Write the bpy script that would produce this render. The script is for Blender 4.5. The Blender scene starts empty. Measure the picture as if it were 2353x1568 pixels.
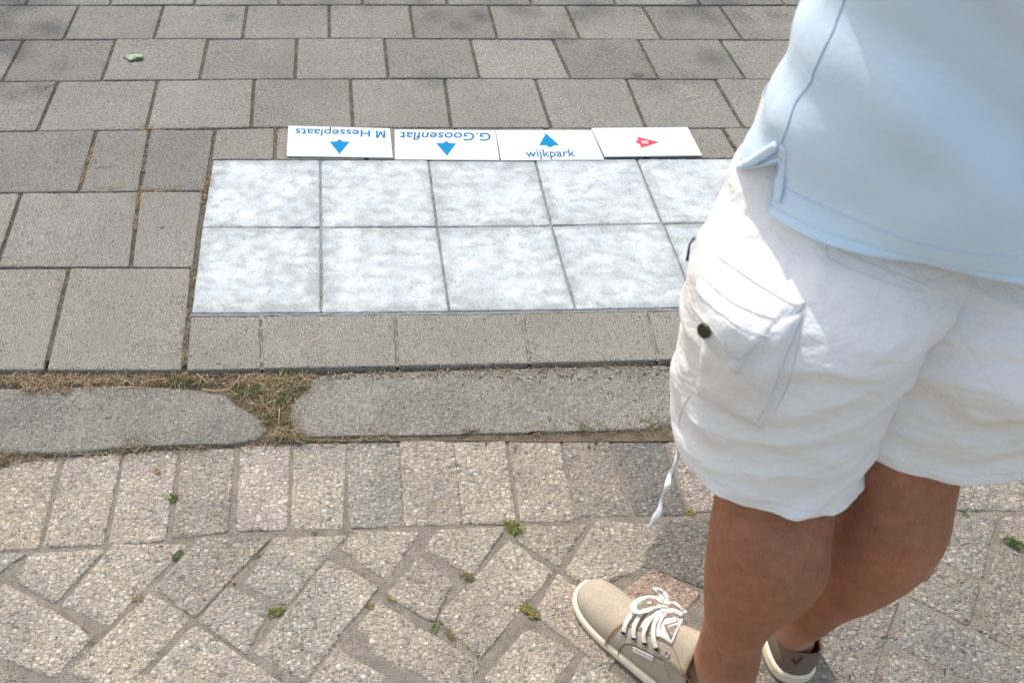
import bpy, bmesh, math, random
import numpy as np
from mathutils import Vector, Matrix, noise
from mathutils.bvhtree import BVHTree
random.seed(7)
R = math.radians
scene = bpy.context.scene
col = scene.collection

# ------------------------------------------------------------------ camera
TH = R(45.3); FP = 2110.0; CH = 1.484
cs, sn = math.cos(TH), math.sin(TH)
cam = bpy.data.cameras.new('camera'); camo = bpy.data.objects.new('camera', cam); col.objects.link(camo)
camo.location = (0, 0, CH); camo.rotation_euler = (R(90) - TH, 0, 0)
cam.sensor_width = 36; cam.lens = FP / 2352 * 36; cam.shift_x = (1176 - 750) / 2352
cam.clip_start = 0.02; cam.clip_end = 200
cam.dof.use_dof = True; cam.dof.focus_distance = 1.8; cam.dof.aperture_fstop = 7.0
scene.camera = camo

# ------------------------------------------------------------------ world, sun
SUN_AZ = Vector((-0.42, 0.907)).normalized(); SUN_EL = R(57)
world = bpy.data.worlds.new('World'); scene.world = world; world.use_nodes = True
nt = world.node_tree; bg = nt.nodes['Background']
sky = nt.nodes.new('ShaderNodeTexSky'); sky.sky_type = 'NISHITA'; sky.sun_disc = False
sky.sun_elevation = SUN_EL; sky.sun_rotation = math.atan2(SUN_AZ.x, SUN_AZ.y)
sky.dust_density = 2.4; sky.ozone_density = 2.0; sky.air_density = 2.0
wbm = nt.nodes.new('ShaderNodeMix'); wbm.data_type = 'RGBA'; wbm.blend_type = 'MULTIPLY'; wbm.inputs[0].default_value = 1
wbm.inputs[7].default_value = (1.12, 1.015, .93, 1); nt.links.new(sky.outputs[0], wbm.inputs[6]); nt.links.new(wbm.outputs[2], bg.inputs[0]); bg.inputs[1].default_value = 0.15
sl = bpy.data.lights.new('sun', 'SUN'); so = bpy.data.objects.new('sun', sl); col.objects.link(so)
sl.energy = 2.1; sl.angle = R(0.55); sl.color = (1.0, 0.94, 0.85)
sd = Vector((SUN_AZ.x * math.cos(SUN_EL), SUN_AZ.y * math.cos(SUN_EL), math.sin(SUN_EL)))
so.rotation_euler = sd.to_track_quat('Z', 'Y').to_euler(); so.location = (-3, 5, 8)
scene.view_settings.view_transform = 'Standard'; scene.view_settings.look = 'None'
scene.view_settings.gamma = 1; scene.view_settings.use_curve_mapping = False
scene.view_settings.exposure = 0.68

# ------------------------------------------------------------------ helpers
def ray(u, v):
    X = (u - 750) / FP; Y = (v - 784) / FP
    return Vector((X, cs - Y * sn, -sn - Y * cs))
def at(u, v, z=0.0):            # point of the photograph at height z in the place
    d = ray(u, v); t = (z - CH) / d.z
    return Vector((d.x * t, d.y * t, z))
def atd(u, v, t):               # point at depth t
    d = ray(u, v); return Vector((d.x * t, d.y * t, CH + d.z * t))
K = .36177
ORG = {1: (0, 0), 2: (780, 0), 3: (0, 496.3), 4: (780, 496.3), 5: (0, 1000.5), 6: (780, 1000.5),
       7: (1501, 0), 8: (1501, 496.3), 9: (1501, 1000.5)}
def cr(n, x, y): return (ORG[n][0] + K * x, ORG[n][1] + K * y)
def za(x, y): return (1276.3 + .18684 * x, 1276.3 + .18684 * y)

def link(o, parent=None):
    col.objects.link(o)
    if parent is not None: o.parent = parent
    return o
def mesh_obj(name, verts, faces, mat=None, parent=None, smooth=False, cols=None):
    me = bpy.data.meshes.new(name); me.from_pydata([tuple(v) for v in verts], [], faces)
    if smooth: me.polygons.foreach_set('use_smooth', [True] * len(me.polygons))
    if mat: me.materials.append(mat)
    if cols is not None:
        at_ = me.color_attributes.new('tint', 'FLOAT_COLOR', 'POINT')
        at_.data.foreach_set('color', np.asarray(cols, dtype=np.float32).ravel())
    me.update()
    return link(bpy.data.objects.new(name, me), parent)
def empty(name, loc, parent=None):
    o = bpy.data.objects.new(name, None); o.location = loc; o.empty_display_size = .1
    return link(o, parent)
def tag(o, label=None, cat=None, group=None, kind=None):
    if label: o['label'] = label
    if cat: o['category'] = cat
    if group: o['group'] = group
    if kind: o['kind'] = kind
    return o

class NT:
    def __init__(s, name, rough=.85, spec=.3):
        s.m = bpy.data.materials.new(name); s.m.use_nodes = True; s.t = s.m.node_tree
        s.b = s.t.nodes['Principled BSDF']; s.b.inputs['Roughness'].default_value = rough
        s.b.inputs['Specular IOR Level'].default_value = spec
        tc = s.n('ShaderNodeTexCoord'); s.obj = tc.outputs['Object']
        g = s.n('ShaderNodeNewGeometry'); s.pos = g.outputs['Position']
        s.oi = s.n('ShaderNodeObjectInfo')
    def n(s, t, **k):
        x = s.t.nodes.new(t)
        for a, b in k.items(): setattr(x, a, b)
        return x
    def L(s, a, b): s.t.links.new(a, b)
    def set(s, node, i, v):
        if hasattr(v, 'is_output'): s.L(v, node.inputs[i])
        else:
            if isinstance(v, tuple) and len(v) == 3 and node.inputs[i].type == 'RGBA': v = v + (1,)
            node.inputs[i].default_value = v
    def noise(s, scale, det=4, rough=.6, vec=None, dist=0, out=0):
        x = s.n('ShaderNodeTexNoise'); x.inputs['Scale'].default_value = scale
        x.inputs['Detail'].default_value = det; x.inputs['Roughness'].default_value = rough
        x.inputs['Distortion'].default_value = dist
        s.L(vec or s.pos, x.inputs['Vector']); return x.outputs[out]
    def vor(s, scale, feature='F1', vec=None, rnd=1):
        x = s.n('ShaderNodeTexVoronoi', feature=feature); x.inputs['Scale'].default_value = scale
        x.inputs['Randomness'].default_value = rnd
        s.L(vec or s.pos, x.inputs['Vector']); return x
    def ramp(s, fac, stops, interp='LINEAR'):
        x = s.n('ShaderNodeValToRGB'); cr_ = x.color_ramp; cr_.interpolation = interp
        while len(cr_.elements) < len(stops): cr_.elements.new(.5)
        for e, (p, c) in zip(cr_.elements, stops):
            e.position = p; e.color = (c if isinstance(c, tuple) else (c, c, c)) + (1,)
        s.L(fac, x.inputs[0]); return x.outputs[0]
    def mix(s, fac, a, b, mode='MIX'):
        x = s.n('ShaderNodeMix', data_type='RGBA', blend_type=mode)
        s.set(x, 0, fac); s.set(x, 6, a); s.set(x, 7, b); return x.outputs[2]
    def math(s, op, a, b=0.0, c=0.0):
        x = s.n('ShaderNodeMath', operation=op); s.set(x, 0, a); s.set(x, 1, b); s.set(x, 2, c); return x.outputs[0]
    def warp(s, amt, scale):
        nz = s.noise(scale, 2, .5, out=1)
        x = s.n('ShaderNodeVectorMath', operation='MULTIPLY_ADD')
        s.L(nz, x.inputs[0]); x.inputs[1].default_value = (amt,) * 3; s.L(s.pos, x.inputs[2]); return x.outputs[0]
    def scalev(s, v, sc, rot=None):
        x = s.n('ShaderNodeMapping'); s.L(v, x.inputs[0]); x.inputs['Scale'].default_value = sc
        if rot: x.inputs['Rotation'].default_value = rot
        return x.outputs[0]
    def bump(s, h, dist, strength=1.0, normal=None):
        x = s.n('ShaderNodeBump'); x.inputs['Strength'].default_value = strength
        x.inputs['Distance'].default_value = dist; s.L(h, x.inputs['Height'])
        if normal: s.L(normal, x.inputs['Normal'])
        return x.outputs[0]
    def color(s, c): s.set(s.b, 'Base Color', c)
    def normal(s, n_): s.L(n_, s.b.inputs['Normal'])

# ------------------------------------------------------------------ materials
def concrete(name, base, paint=False, agg=1.0):
    t = NT(name, .88, .25)
    big = t.noise(3.2, 4, .6); mid = t.noise(22, 5, .65)
    c = t.mix(t.ramp(big, [(.35, 0.0), (.68, 1.0)]), tuple(x * .82 for x in base), tuple(x * 1.16 for x in base))
    c = t.mix(t.ramp(mid, [(.3, 0.0), (.7, .7)]), c, tuple(x * .84 for x in base))
    # fine grains light and dark
    f1 = t.noise(420, 3, .7)
    c = t.mix(t.ramp(f1, [(.40, .8), (.52, 0.0)]), c, tuple(x * .38 for x in base))
    f2 = t.noise(300, 2, .6)
    c = t.mix(t.ramp(f2, [(.54, 0.0), (.66, .8)]), c, tuple(min(.7, x * 1.75) for x in base))
    wv = t.warp(.012, 60)
    v = t.vor(125 / agg, vec=t.scalev(wv, (1.0, 1.4, 1)))
    pits = t.ramp(v.outputs['Distance'], [(.22, 1.0), (.36, 0.0)])
    sel = t.ramp(v.outputs['Color'], [(.40, 0.0), (.48, 1.0)])
    near = t.ramp(t.noise(7, 3), [(.34, .6), (.60, 1.0)])
    pit = t.math('MULTIPLY', t.math('MULTIPLY', pits, sel), near)
    c = t.mix(t.math('MULTIPLY', pit, .85), c, (.062, .066, .072))
    c = t.mix(1.0, c, t.oi.outputs['Color'], 'MULTIPLY')
    h = t.math('ADD', t.math('MULTIPLY', f1, .5), t.math('MULTIPLY', t.noise(120, 4, .7), .8))
    h = t.math('SUBTRACT', h, t.math('MULTIPLY', pit, .5))
    if paint:
        blot = t.noise(26, 3, .5, vec=t.scalev(t.pos, (1, 1.35, 1)), dist=.25)
        fine = t.noise(170, 3, .7)
        lowf = t.noise(5, 2, .5)
        cov = t.math('ADD', t.math('ADD', blot, t.math('MULTIPLY', t.math('SUBTRACT', fine, .5), .42)), t.math('MULTIPLY', t.math('SUBTRACT', lowf, .5), .45))
        # edges of a tile got less spray (object coordinates: tile centre at 0)
        sp = t.n('ShaderNodeSeparateXYZ'); t.L(t.obj, sp.inputs[0])
        ex = t.math('ABSOLUTE', sp.outputs[0]); ey = t.math('ABSOLUTE', sp.outputs[1])
        e = t.ramp(t.math('MAXIMUM', ex, ey), [(.110, 0.0), (.150, .22)])
        cov = t.math('SUBTRACT', cov, e)
        cov = t.math('ADD', cov, t.math('MULTIPLY', t.math('SUBTRACT', f1, .5), .22))
        m = t.ramp(cov, [(.22, .22), (.42, .66), (.58, 1.0)])
        pc = t.mix(t.ramp(t.noise(9, 3), [(.4, 0.0), (.6, 1.0)]), (.45, .495, .525), (.545, .575, .595))
        m = t.math('MULTIPLY', m, t.math('SUBTRACT', 1.0, t.math('MULTIPLY', pit, .55)))
        c = t.mix(m, t.mix(.45, c, (.34, .38, .41)), pc)
    t.color(c)
    if paint: h = t.math('ADD', h, t.math('ADD', t.math('MULTIPLY', t.noise(230, 3, .7), 1.6), t.math('MULTIPLY', blot, 1.5)))
    t.normal(t.bump(h, .0016 * agg, .9))
    return t.m
M_tile = concrete('tile_concrete', (.212, .204, .187))
M_painted = concrete('sprayed_concrete', (.24, .235, .22), True)
def kerb_mat():
    t = NT('kerb_concrete', .9, .2)
    v = t.vor(200, vec=t.warp(.006, 90)); v2 = t.vor(110, vec=t.warp(.006, 50))
    base = t.mix(t.ramp(t.noise(6, 4), [(.35, 0.), (.65, 1.)]), (.17, .166, .155), (.26, .252, .235))
    pc = t.ramp(v.outputs['Color'], [(.2, (.11, .11, .105)), (.4, (.19, .18, .165)), (.65, (.28, .26, .235)), (.9, (.38, .36, .33))])
    c = t.mix(t.ramp(v.outputs['Distance'], [(.32, .95), (.55, .15)]), base, pc)
    c = t.mix(t.ramp(t.noise(350, 2), [(.36, .6), (.5, 0.)]), c, (.08, .08, .078))
    c = t.mix(1.0, c, (1.01, .99, .95), 'MULTIPLY')
    c = t.mix(1.0, c, t.oi.outputs['Color'], 'MULTIPLY')
    t.color(c)
    h = t.math('ADD', t.math('MULTIPLY', v.outputs['Distance'], -.7), t.math('MULTIPLY', v2.outputs['Distance'], -.6))
    h = t.math('ADD', h, t.math('MULTIPLY', t.noise(260, 4, .8), .8))
    t.normal(t.bump(h, .0032, 1.0)); return t.m
M_kerb = kerb_mat()
def cobble_mat():
    t = NT('pebble_concrete', .8, .3)
    w1 = t.warp(.008, 70)
    v = t.vor(118, vec=t.scalev(w1, (1, 1.15, 1))); pass
    w2 = t.warp(.006, 110)
    stops = [(0., (.17, .175, .18)), (.14, (.25, .25, .245)), (.28, (.35, .33, .30)), (.42, (.44, .41, .36)), (.56, (.31, .30, .285)),
             (.70, (.50, .475, .43)), (.80, (.46, .39, .32)), (.90, (.60, .585, .55)), (1., (.38, .365, .34))]
    sep = t.n('ShaderNodeSeparateColor'); t.L(v.outputs['Color'], sep.inputs[0])
    peb = t.ramp(sep.outputs[0], stops)
    v2 = t.vor(210, vec=w2); sep2 = t.n('ShaderNodeSeparateColor'); t.L(v2.outputs['Color'], sep2.inputs[0])
    peb2 = t.ramp(sep2.outputs[0], stops)
    mort = t.mix(t.ramp(t.noise(420, 3, .7), [(.38, 0.), (.62, 1.)]), (.23, .205, .175), (.48, .44, .385))
    def blob(vv, se, lo, hi, thr):
        rad = t.math('SUBTRACT', vv.outputs['Distance'], t.math('MULTIPLY', se.outputs[2], .16))
        mk = t.ramp(rad, [(lo, 1.0), (hi, 0.0)])
        return t.math('MULTIPLY', mk, t.ramp(se.outputs[1], [(thr, 0.), (thr + .04, 1.)])), t.ramp(rad, [(0.0, 1.0), (lo, .75), (hi, 0.)])
    m2, h2 = blob(v2, sep2, .36, .46, .12)
    m1, h1 = blob(v, sep, .44, .52, .20)
    c = t.mix(m2, mort, peb2)
    # thin dark contact line round each big pebble, as the photo's hollows
    rim = t.math('MULTIPLY', t.math('MULTIPLY', t.ramp(t.math('SUBTRACT', v.outputs['Distance'], t.math('MULTIPLY', sep.outputs[2], .16)), [(.44, 0.), (.50, 1.), (.58, 0.)]), t.ramp(sep.outputs[1], [(.20, 0.), (.24, 1.)])), .40)
    c = t.mix(rim, c, (.15, .135, .115))
    c = t.mix(m1, c, peb)
    c = t.mix(t.ramp(t.noise(9, 3), [(.35, .30), (.7, 0.)]), c, (.27, .25, .23))
    c = t.mix(t.ramp(t.noise(3.5, 4, .65), [(.35, .0), (.62, 1.)]), t.mix(1.0, c, (.76, .755, .75), 'MULTIPLY'), t.mix(1.0, c, (1.10, 1.07, 1.02), 'MULTIPLY'))
    c = t.mix(1.0, c, t.oi.outputs['Color'], 'MULTIPLY')
    t.color(c)
    h = t.math('MAXIMUM', t.math('MULTIPLY', t.math('MULTIPLY', h1, m1), t.math('ADD', .6, t.math('MULTIPLY', sep.outputs[2], .8))), t.math('MULTIPLY', t.math('MULTIPLY', h2, m2), .6))
    h = t.math('ADD', h, t.math('MULTIPLY', t.noise(420, 3, .7), .35))
    h = t.math('ADD', h, t.math('MULTIPLY', t.noise(60, 3, .6), .8))
    t.normal(t.bump(h, .0062, 1.0)); return t.m
M_cob = cobble_mat()
def sand_mat(name, a, b):
    t = NT(name, .95, .1)
    c = t.mix(t.ramp(t.noise(40, 5, .7), [(.35, 0.), (.65, 1.)]), a, b)
    f = t.noise(600, 2, .6)
    c = t.mix(t.ramp(f, [(.36, .7), (.5, 0.)]), c, tuple(x * .4 for x in a))
    c = t.mix(t.ramp(f, [(.56, 0.), (.66, .5)]), c, tuple(min(.8, x * 1.7) for x in b))
    t.color(c); t.normal(t.bump(t.math('ADD', f, t.math('MULTIPLY', t.noise(150, 4, .8), 1.2)), .0035, 1.0)); return t.m
M_bed = sand_mat('joint_dirt', (.13, .118, .095), (.22, .205, .175))
M_sand = sand_mat('joint_sand', (.25, .22, .18), (.39, .345, .29))
M_soil = sand_mat('kerb_soil', (.16, .125, .09), (.25, .20, .15))
def tint_mat(name, rough=.8, trans=.0):
    t = NT(name, rough, .25)
    a = t.n('ShaderNodeVertexColor'); a.layer_name = 'tint'
    t.color(t.mix(t.ramp(t.noise(200, 2), [(.3, .35), (.7, 0.)]), a.outputs[0], (.05, .05, .02)))
    if trans:
        tr = t.n('ShaderNodeBsdfTranslucent'); t.L(a.outputs[0], tr.inputs[0])
        mx = t.n('ShaderNodeMixShader'); mx.inputs[0].default_value = trans
        out = t.t.nodes['Material Output']; t.L(t.b.outputs[0], mx.inputs[1]); t.L(tr.outputs[0], mx.inputs[2]); t.L(mx.outputs[0], out.inputs[0])
    return t.m
M_grass = tint_mat('dry_and_green_blades', .8, .25)
M_debris = tint_mat('litter_fragments', .9)
def plain(name, c, rough=.6, metal=0, spec=.4, nz=0, nscale=400, bd=.0003):
    t = NT(name, rough, spec); t.b.inputs['Metallic'].default_value = metal
    f = t.noise(nscale, 3, .6)
    t.color(t.mix(t.ramp(f, [(.3, nz), (.7, 0.)]), c, tuple(x * .6 for x in c)))
    if bd: t.normal(t.bump(f, bd, .6))
    return t.m
M_sign = plain('sign_enamel', (.56, .58, .59), .22, spec=.5, nz=.04, nscale=8, bd=0)
M_signedge = plain('sign_edge', (.42, .46, .50), .5, nz=.1, nscale=30, bd=0)
M_blue = plain('blue_print', (.0, .185, .40), .6, spec=.08, bd=0)
M_blue2 = plain('blue_lettering', (.002, .135, .31), .6, spec=.08, bd=0)
M_red = plain('red_print', (.66, .05, .075), .6, spec=.1, bd=0)
def cloth(name, c, thread=900, wr=.0012, wscale=45, tw=(1.3, 1.3, 2.2), rough=.85, dark=.12, sheen=.15, warm=None):
    t = NT(name, rough, .15)
    th_ = t.noise(thread, 2, .5, vec=t.scalev(t.obj, (1, 1, .35)))
    w = t.noise(wscale, 4, .55, vec=t.scalev(t.obj, tw), dist=.6)
    cc = t.mix(t.ramp(th_, [(.3, dark), (.7, 0.)]), c, tuple(x * .7 for x in c))
    if warm: cc = t.mix(t.ramp(t.noise(6, 3, vec=t.obj), [(.4, 0.), (.65, .5)]), cc, warm)
    t.color(cc)
    n1 = t.bump(w, wr * 4, .55)
    t.normal(t.bump(th_, .00035, .5, n1))
    t.b.inputs['Sheen Weight'].default_value = sheen
    return t.m
M_shirt = cloth('pale_blue_pique', (.60, .735, .885), 900, .0006, 18, (1, 1, 1.6))
M_short = cloth('white_cotton', (.79, .765, .78), 700, .0015, 46, (1.4, 1.4, 2.4), dark=.05)
M_short2 = cloth('white_cotton_stitching', (.77, .75, .765), 500, .0012, 120, (1, 1, 1), dark=.05)
M_stitch = cloth('stitch_thread', (.64, .62, .67), dark=.1)
M_bstitch = cloth('blue_seam_thread', (.30, .42, .62), dark=.1)
M_lining = cloth('tan_lining', (.30, .17, .12), dark=.2)
M_drawstring = cloth('drawstring_cotton', (.80, .80, .84), 500, .0006, 150, (1, 1, 1))
M_brass = plain('aged_brass', (.10, .085, .06), .42, .9, nz=.5, nscale=300)
M_zip = plain('zip_metal', (.08, .05, .05), .5, .6)
def skin_mat():
    t = NT('tanned_skin', .62, .35)
    b = t.math('ADD', t.math('MULTIPLY', t.noise(55, 5, .7), .6), t.math('MULTIPLY', t.noise(9, 3, .5), .4))
    c = t.mix(t.ramp(b, [(.36, 0.), (.64, 1.)]), (.275, .110, .060), (.42, .178, .104))
    c = t.mix(t.ramp(t.noise(330, 3, .75), [(.34, .5), (.48, 0.)]), c, (.17, .07, .042))
    sp = t.vor(75, vec=t.warp(.02, 30))
    sel = t.ramp(sp.outputs['Color'], [(.80, 0.), (.86, 1.)])
    dot = t.math('MULTIPLY', t.ramp(sp.outputs['Distance'], [(.10, 1.), (.25, 0.)]), sel)
    c = t.mix(t.math('MULTIPLY', dot, .5), c, (.12, .045, .028))
    # skin gets paler towards the ankle
    s = t.n('ShaderNodeSeparateXYZ'); t.L(t.pos, s.inputs[0])
    pale = t.ramp(t.math('ADD', s.outputs[2], t.math('MULTIPLY', t.math('SUBTRACT', b, .5), .05)), [(.105, 1.), (.165, 0.)])
    c = t.mix(t.math('MULTIPLY', pale, .75), c, (.47, .25, .19))
    hair = t.noise(260, 3, .7, vec=t.scalev(t.pos, (1, 1, .22), (0.3, 0.5, 0)))
    c = t.mix(t.ramp(hair, [(.28, .28), (.40, 0.)]), c, (.14, .06, .04))
    t.color(c)
    t.b.inputs['Subsurface Weight'].default_value = .12
    t.b.inputs['Subsurface Radius'].default_value = (.01, .004, .002); t.b.inputs['Subsurface Scale'].default_value = .5
    h = t.math('ADD', t.noise(420, 3, .7), t.math('MULTIPLY', t.noise(60, 3), .6))
    t.normal(t.bump(h, .0016, .9)); return t.m
M_skin = skin_mat()
M_hair = plain('grey_brown_hair', (.10, .075, .055), .8, nz=.5, nscale=120, bd=.003)
def canvas(name, c, wv=1300, dark=.3):
    t = NT(name, .92, .15)
    a = t.noise(wv, 2, .5, vec=t.scalev(t.obj, (1, .25, 1))); b = t.noise(wv, 2, .5, vec=t.scalev(t.obj, (.25, 1, 1)))
    big = t.noise(25, 4, .6)
    cc = t.mix(t.ramp(big, [(.35, 0.), (.68, .45)]), c, tuple(x * .72 for x in c))
    cc = t.mix(t.ramp(t.math('MULTIPLY', a, b), [(.14, dark), (.32, 0.)]), cc, tuple(x * .4 for x in c))
    t.color(cc); t.normal(t.bump(t.math('ADD', a, b), .0006, .8)); return t.m
M_canvas = canvas('beige_canvas', (.48, .405, .32), 800, .5)
M_canvas_heel = canvas('brown_suede_canvas', (.20, .15, .115))
M_piping = canvas('tan_piping', (.40, .28, .17))
M_sole = plain('off_white_rubber', (.72, .67, .55), .55, nz=.12, nscale=60)
M_soleline = plain('ochre_sole_line', (.60, .42, .18), .6)
M_lace = cloth('white_lace', (.74, .715, .66), 900, .0005, 300, (1, 1, 1))
M_label = plain('white_label', (.72, .70, .66), .7, nz=.06)
M_logo = plain('brown_logo_print', (.24, .175, .15), .7)
M_tagtext = plain('grey_tag_print', (.30, .27, .24), .7)
M_eyelet = plain('gunmetal_eyelet', (.30, .28, .27), .3, .9)
M_dark = plain('dark_inner', (.02, .016, .013), .9)
M_darkline = plain('dark_brown_logo', (.09, .03, .025), .8)

# ------------------------------------------------------------------ slabs
def shrink(poly, d):
    n = len(poly); out = []
    A = sum(poly[i][0] * poly[(i + 1) % n][1] - poly[(i + 1) % n][0] * poly[i][1] for i in range(n))
    sgn = 1 if A > 0 else -1
    for i in range(n):
        p0 = Vector(poly[i - 1][:2]); p1 = Vector(poly[i][:2]); p2 = Vector(poly[(i + 1) % n][:2])
        e1 = (p1 - p0).normalized(); e2 = (p2 - p1).normalized()
        n1 = Vector((-e1.y, e1.x)) * sgn; n2 = Vector((-e2.y, e2.x)) * sgn
        b = n1 + n2
        L = b.length
        if L < .3: out.append(p1 + n1 * d); continue
        b.normalize(); out.append(p1 + b * (d / max(.45, b.dot(n1))))
    return out
def outline(poly, rad, step, jit, seed):
    n = len(poly); pts = []
    for i in range(n):
        p0 = Vector(poly[i - 1][:2]); p1 = Vector(poly[i][:2]); p2 = Vector(poly[(i + 1) % n][:2])
        r = rad * random.uniform(.5, 1.7); r = min(r, (p1 - p0).length * .3, (p2 - p1).length * .3)
        a = p1 + (p0 - p1).normalized() * r; b = p1 + (p2 - p1).normalized() * r
        for t in (0, .33, .67, 1): pts.append(a.lerp(p1, t).lerp(p1.lerp(b, t), t))
        p3 = Vector(poly[(i + 2) % n][:2]); L = (p2 - b).length
        e = p2 + (p1 - p2).normalized() * rad
        k = max(1, int((e - b).length / step))
        for j in range(1, k): pts.append(b.lerp(e, j / k))
    c = sum(pts, Vector((0, 0))) / len(pts)
    res = []
    for p in pts:
        q = Vector((p.x * 45 + seed, p.y * 45, seed * 1.7))
        nz = noise.noise(q) * .8 + noise.noise(q * 3.1) * .55
        d = (p - c); d.normalize(); res.append(p - d * (abs(nz) if nz > 0 else -nz * .3) * jit)
    return res
def slab(name, poly, z, thick, mat, parent, inset=.004, rad=.005, bevel=.003, jit=.0015, step=.014, tint=(1, 1, 1), tilt=.0009, chip=0):
    seed = random.uniform(0, 99)
    poly = shrink([(p[0], p[1]) for p in poly], inset)
    if sum(poly[i][0] * poly[(i + 1) % len(poly)][1] - poly[(i + 1) % len(poly)][0] * poly[i][1] for i in range(len(poly))) < 0: poly = poly[::-1]
    o = outline(poly, rad, step, jit, seed); n = len(o)
    c = sum(o, Vector((0, 0))) / n
    tx, ty = random.uniform(-tilt, tilt) * 8, random.uniform(-tilt, tilt) * 8
    dz = random.uniform(-tilt, tilt)
    V = []; F = []
    prof = [(0, -thick), (0, -bevel * 1.3), (bevel * .35, -bevel * .5), (bevel, -bevel * .08), (bevel * 2.2, 0)]
    for k, (ins, h) in enumerate(prof):
        for i, p in enumerate(o):
            d = (p - c); L = d.length; d /= L
            w = noise.noise(Vector((p.x * 60, p.y * 60, seed + 3))) * chip
            q = p - d * min(ins * 1.15 * (1 + max(0, w) * 2.2), L * .5)
            zz = h * (1 + max(0, w) * 1.2) + dz + (q.x - c.x) * tx + (q.y - c.y) * ty
            V.append((q.x - c.x, q.y - c.y, zz))
    for k in range(len(prof) - 1):
        for i in range(n):
            j = (i + 1) % n
            F.append((k * n + i, k * n + j, (k + 1) * n + j, (k + 1) * n + i))
    F.append(tuple((len(prof) - 1) * n + i for i in range(n)))
    ob = mesh_obj(name, V, F, mat, parent)
    sm = [True] * (len(F) - 1) + [False]; ob.data.polygons.foreach_set('use_smooth', sm)
    ob.location = (c.x, c.y, z); ob.color = tuple(tint) + (1,)
    return ob

# ------------------------------------------------------------------ the setting
def sheet(name, x0, x1, y0, y1, z, mat, nx=60, ny=40, amp=.0012, fz=None):
    V = []; F = []
    for j in range(ny + 1):
        for i in range(nx + 1):
            x = x0 + (x1 - x0) * i / nx; y = y0 + (y1 - y0) * j / ny
            V.append((x, y, z + amp * noise.noise(Vector((x * 9, y * 9, 1)))))
    for j in range(ny):
        for i in range(nx):
            a = j * (nx + 1) + i; F.append((a, a + 1, a + nx + 2, a + nx + 1))
    return mesh_obj(name, V, F, mat, None, True)
Z_T, Z_K, Z_C = 0.0, -0.013, -0.021
ground = tag(sheet('ground', -30, 30, -25, 35, -.12, M_soil, 20, 20, .0), kind='structure')
pavement = tag(sheet('pavement', -4, 4.6, 1.412, 6.2, Z_T - .0058, M_bed, 200, 110, .0016), kind='structure')
kerb = tag(sheet('kerb', -4, 4.6, 1.196, 1.43, Z_K - .006, M_soil, 200, 12, .0035), kind='structure')
road = tag(sheet('road', -4, 4.6, -3.0, 1.21, Z_C - .0028, M_sand, 300, 160, .0022), kind='structure')
# skirts under the three beds, so that nothing is paper thin
def T(c=None):
    g = random.uniform(.88, 1.10); w = random.uniform(-.015, .02)
    return (g * (1 + w), g, g * (1 - w))

rows = []   # (v top at x=750, v bottom at x=750, [(x_top,x_bot), ...])
def vline(pts, x):  # piecewise row line through (u,v)
    for (a, b), (c, d) in zip(pts[:-1], pts[1:]):
        if x <= c or (c, d) == pts[-1]: return b + (d - b) * (x - a) / (c - a)
L01 = [(-400, 14), (750, 12), (2400, 16)]
L12 = [(-400, 94), (0, 92), (650, 88), (1790, 92), (2400, 94)]
L23 = [(-400, 190), (0, 188), (400, 183), (1000, 180), (1740, 182), (2400, 184)]
L34 = [(-400, 306), (0, 303), (340, 297), (600, 293), (1100, 294), (1720, 294), (2400, 296)]
L45 = [(-400, 446), (0, 443), (480, 438), (600, 438)]
L56 = [(-400, 614), (0, 615), (450, 614), (600, 614)]
L67 = [(-400, 851), (0, 851), (420, 850), (600, 848)]
J1 = [(-190, -255), (-14, -60), (181, 145), (376, 353), (568, 557), (756, 757), (941, 952), (1122, 1143), (1299, 1333), (1476, 1521), (1653, 1707), (1830, 1893), (2007, 2082), (2184, 2270)]
J2 = [(-150, -225), (54, 4), (266, 233), (478, 458), (682, 678), (883, 892), (1080, 1102), (1270, 1312), (1466, 1513), (1653, 1714), (1845, 1920), (2040, 2130), (2235, 2340)]
J3 = [(-95, -165), (134, 85), (362, 335), (584, 577), (805, 811), (1021, 1037), (1229, 1267), (1438, 1485), (1642, 1709), (1850, 1932), (2060, 2160), (2270, 2390)]
def quadrow(La, Lb, J):
    for (a, b), (c, d) in zip(J[:-1], J[1:]):
        yield [at(a, vline(La, a)), at(c, vline(La, c)), at(d, vline(Lb, d)), at(b, vline(Lb, b))]
tone = {}
def tile(q, mat=M_tile, tint=None, name='paving_tile', **k):
    kw = dict(inset=.0024, rad=.005, bevel=.0022, jit=.0017, chip=1.1); kw.update(k)
    q = [Vector(p[:2]) for p in q]
    # side joints are wider than the cross joints
    o = slab(name, q, Z_T, .045, mat, pavement, tint=tint or T(), **kw); return o
def widen(q, w=.0022):      # take a little more off the left and right ends
    q = [Vector(p[:2]) for p in q]
    d0 = (q[1] - q[0]).normalized(); d1 = (q[2] - q[3]).normalized()
    return [q[0] + d0 * w, q[1] - d0 * w, q[2] - d1 * w, q[3] + d1 * w]
for La, Lb, J, rg in ((L01, L12, J1, 1.0), (L12, L23, J2, 1.0), (L23, L34, J3, 1.02)):
    for q in quadrow(La, Lb, J):
        g = random.uniform(.84, 1.12) * rg * (1.0 if q[0].x > 0 else .95)
        tile(widen(q), tint=(g * 1.01, g, g * .985))
# the rows beyond the top of the picture
y0 = at(750, 12).y; joff = .0
for r in range(7):
    for i in range(-9, 12):
        x = i * .301 + (.0 if r % 2 else .15) - .02
        if abs(x - .6) > 3.4: continue
        ya = y0 + r * .302; tile([(x, ya + .30), (x + .301, ya + .30), (x + .301, ya), (x, ya)], step=.05, inset=.0045)
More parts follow.
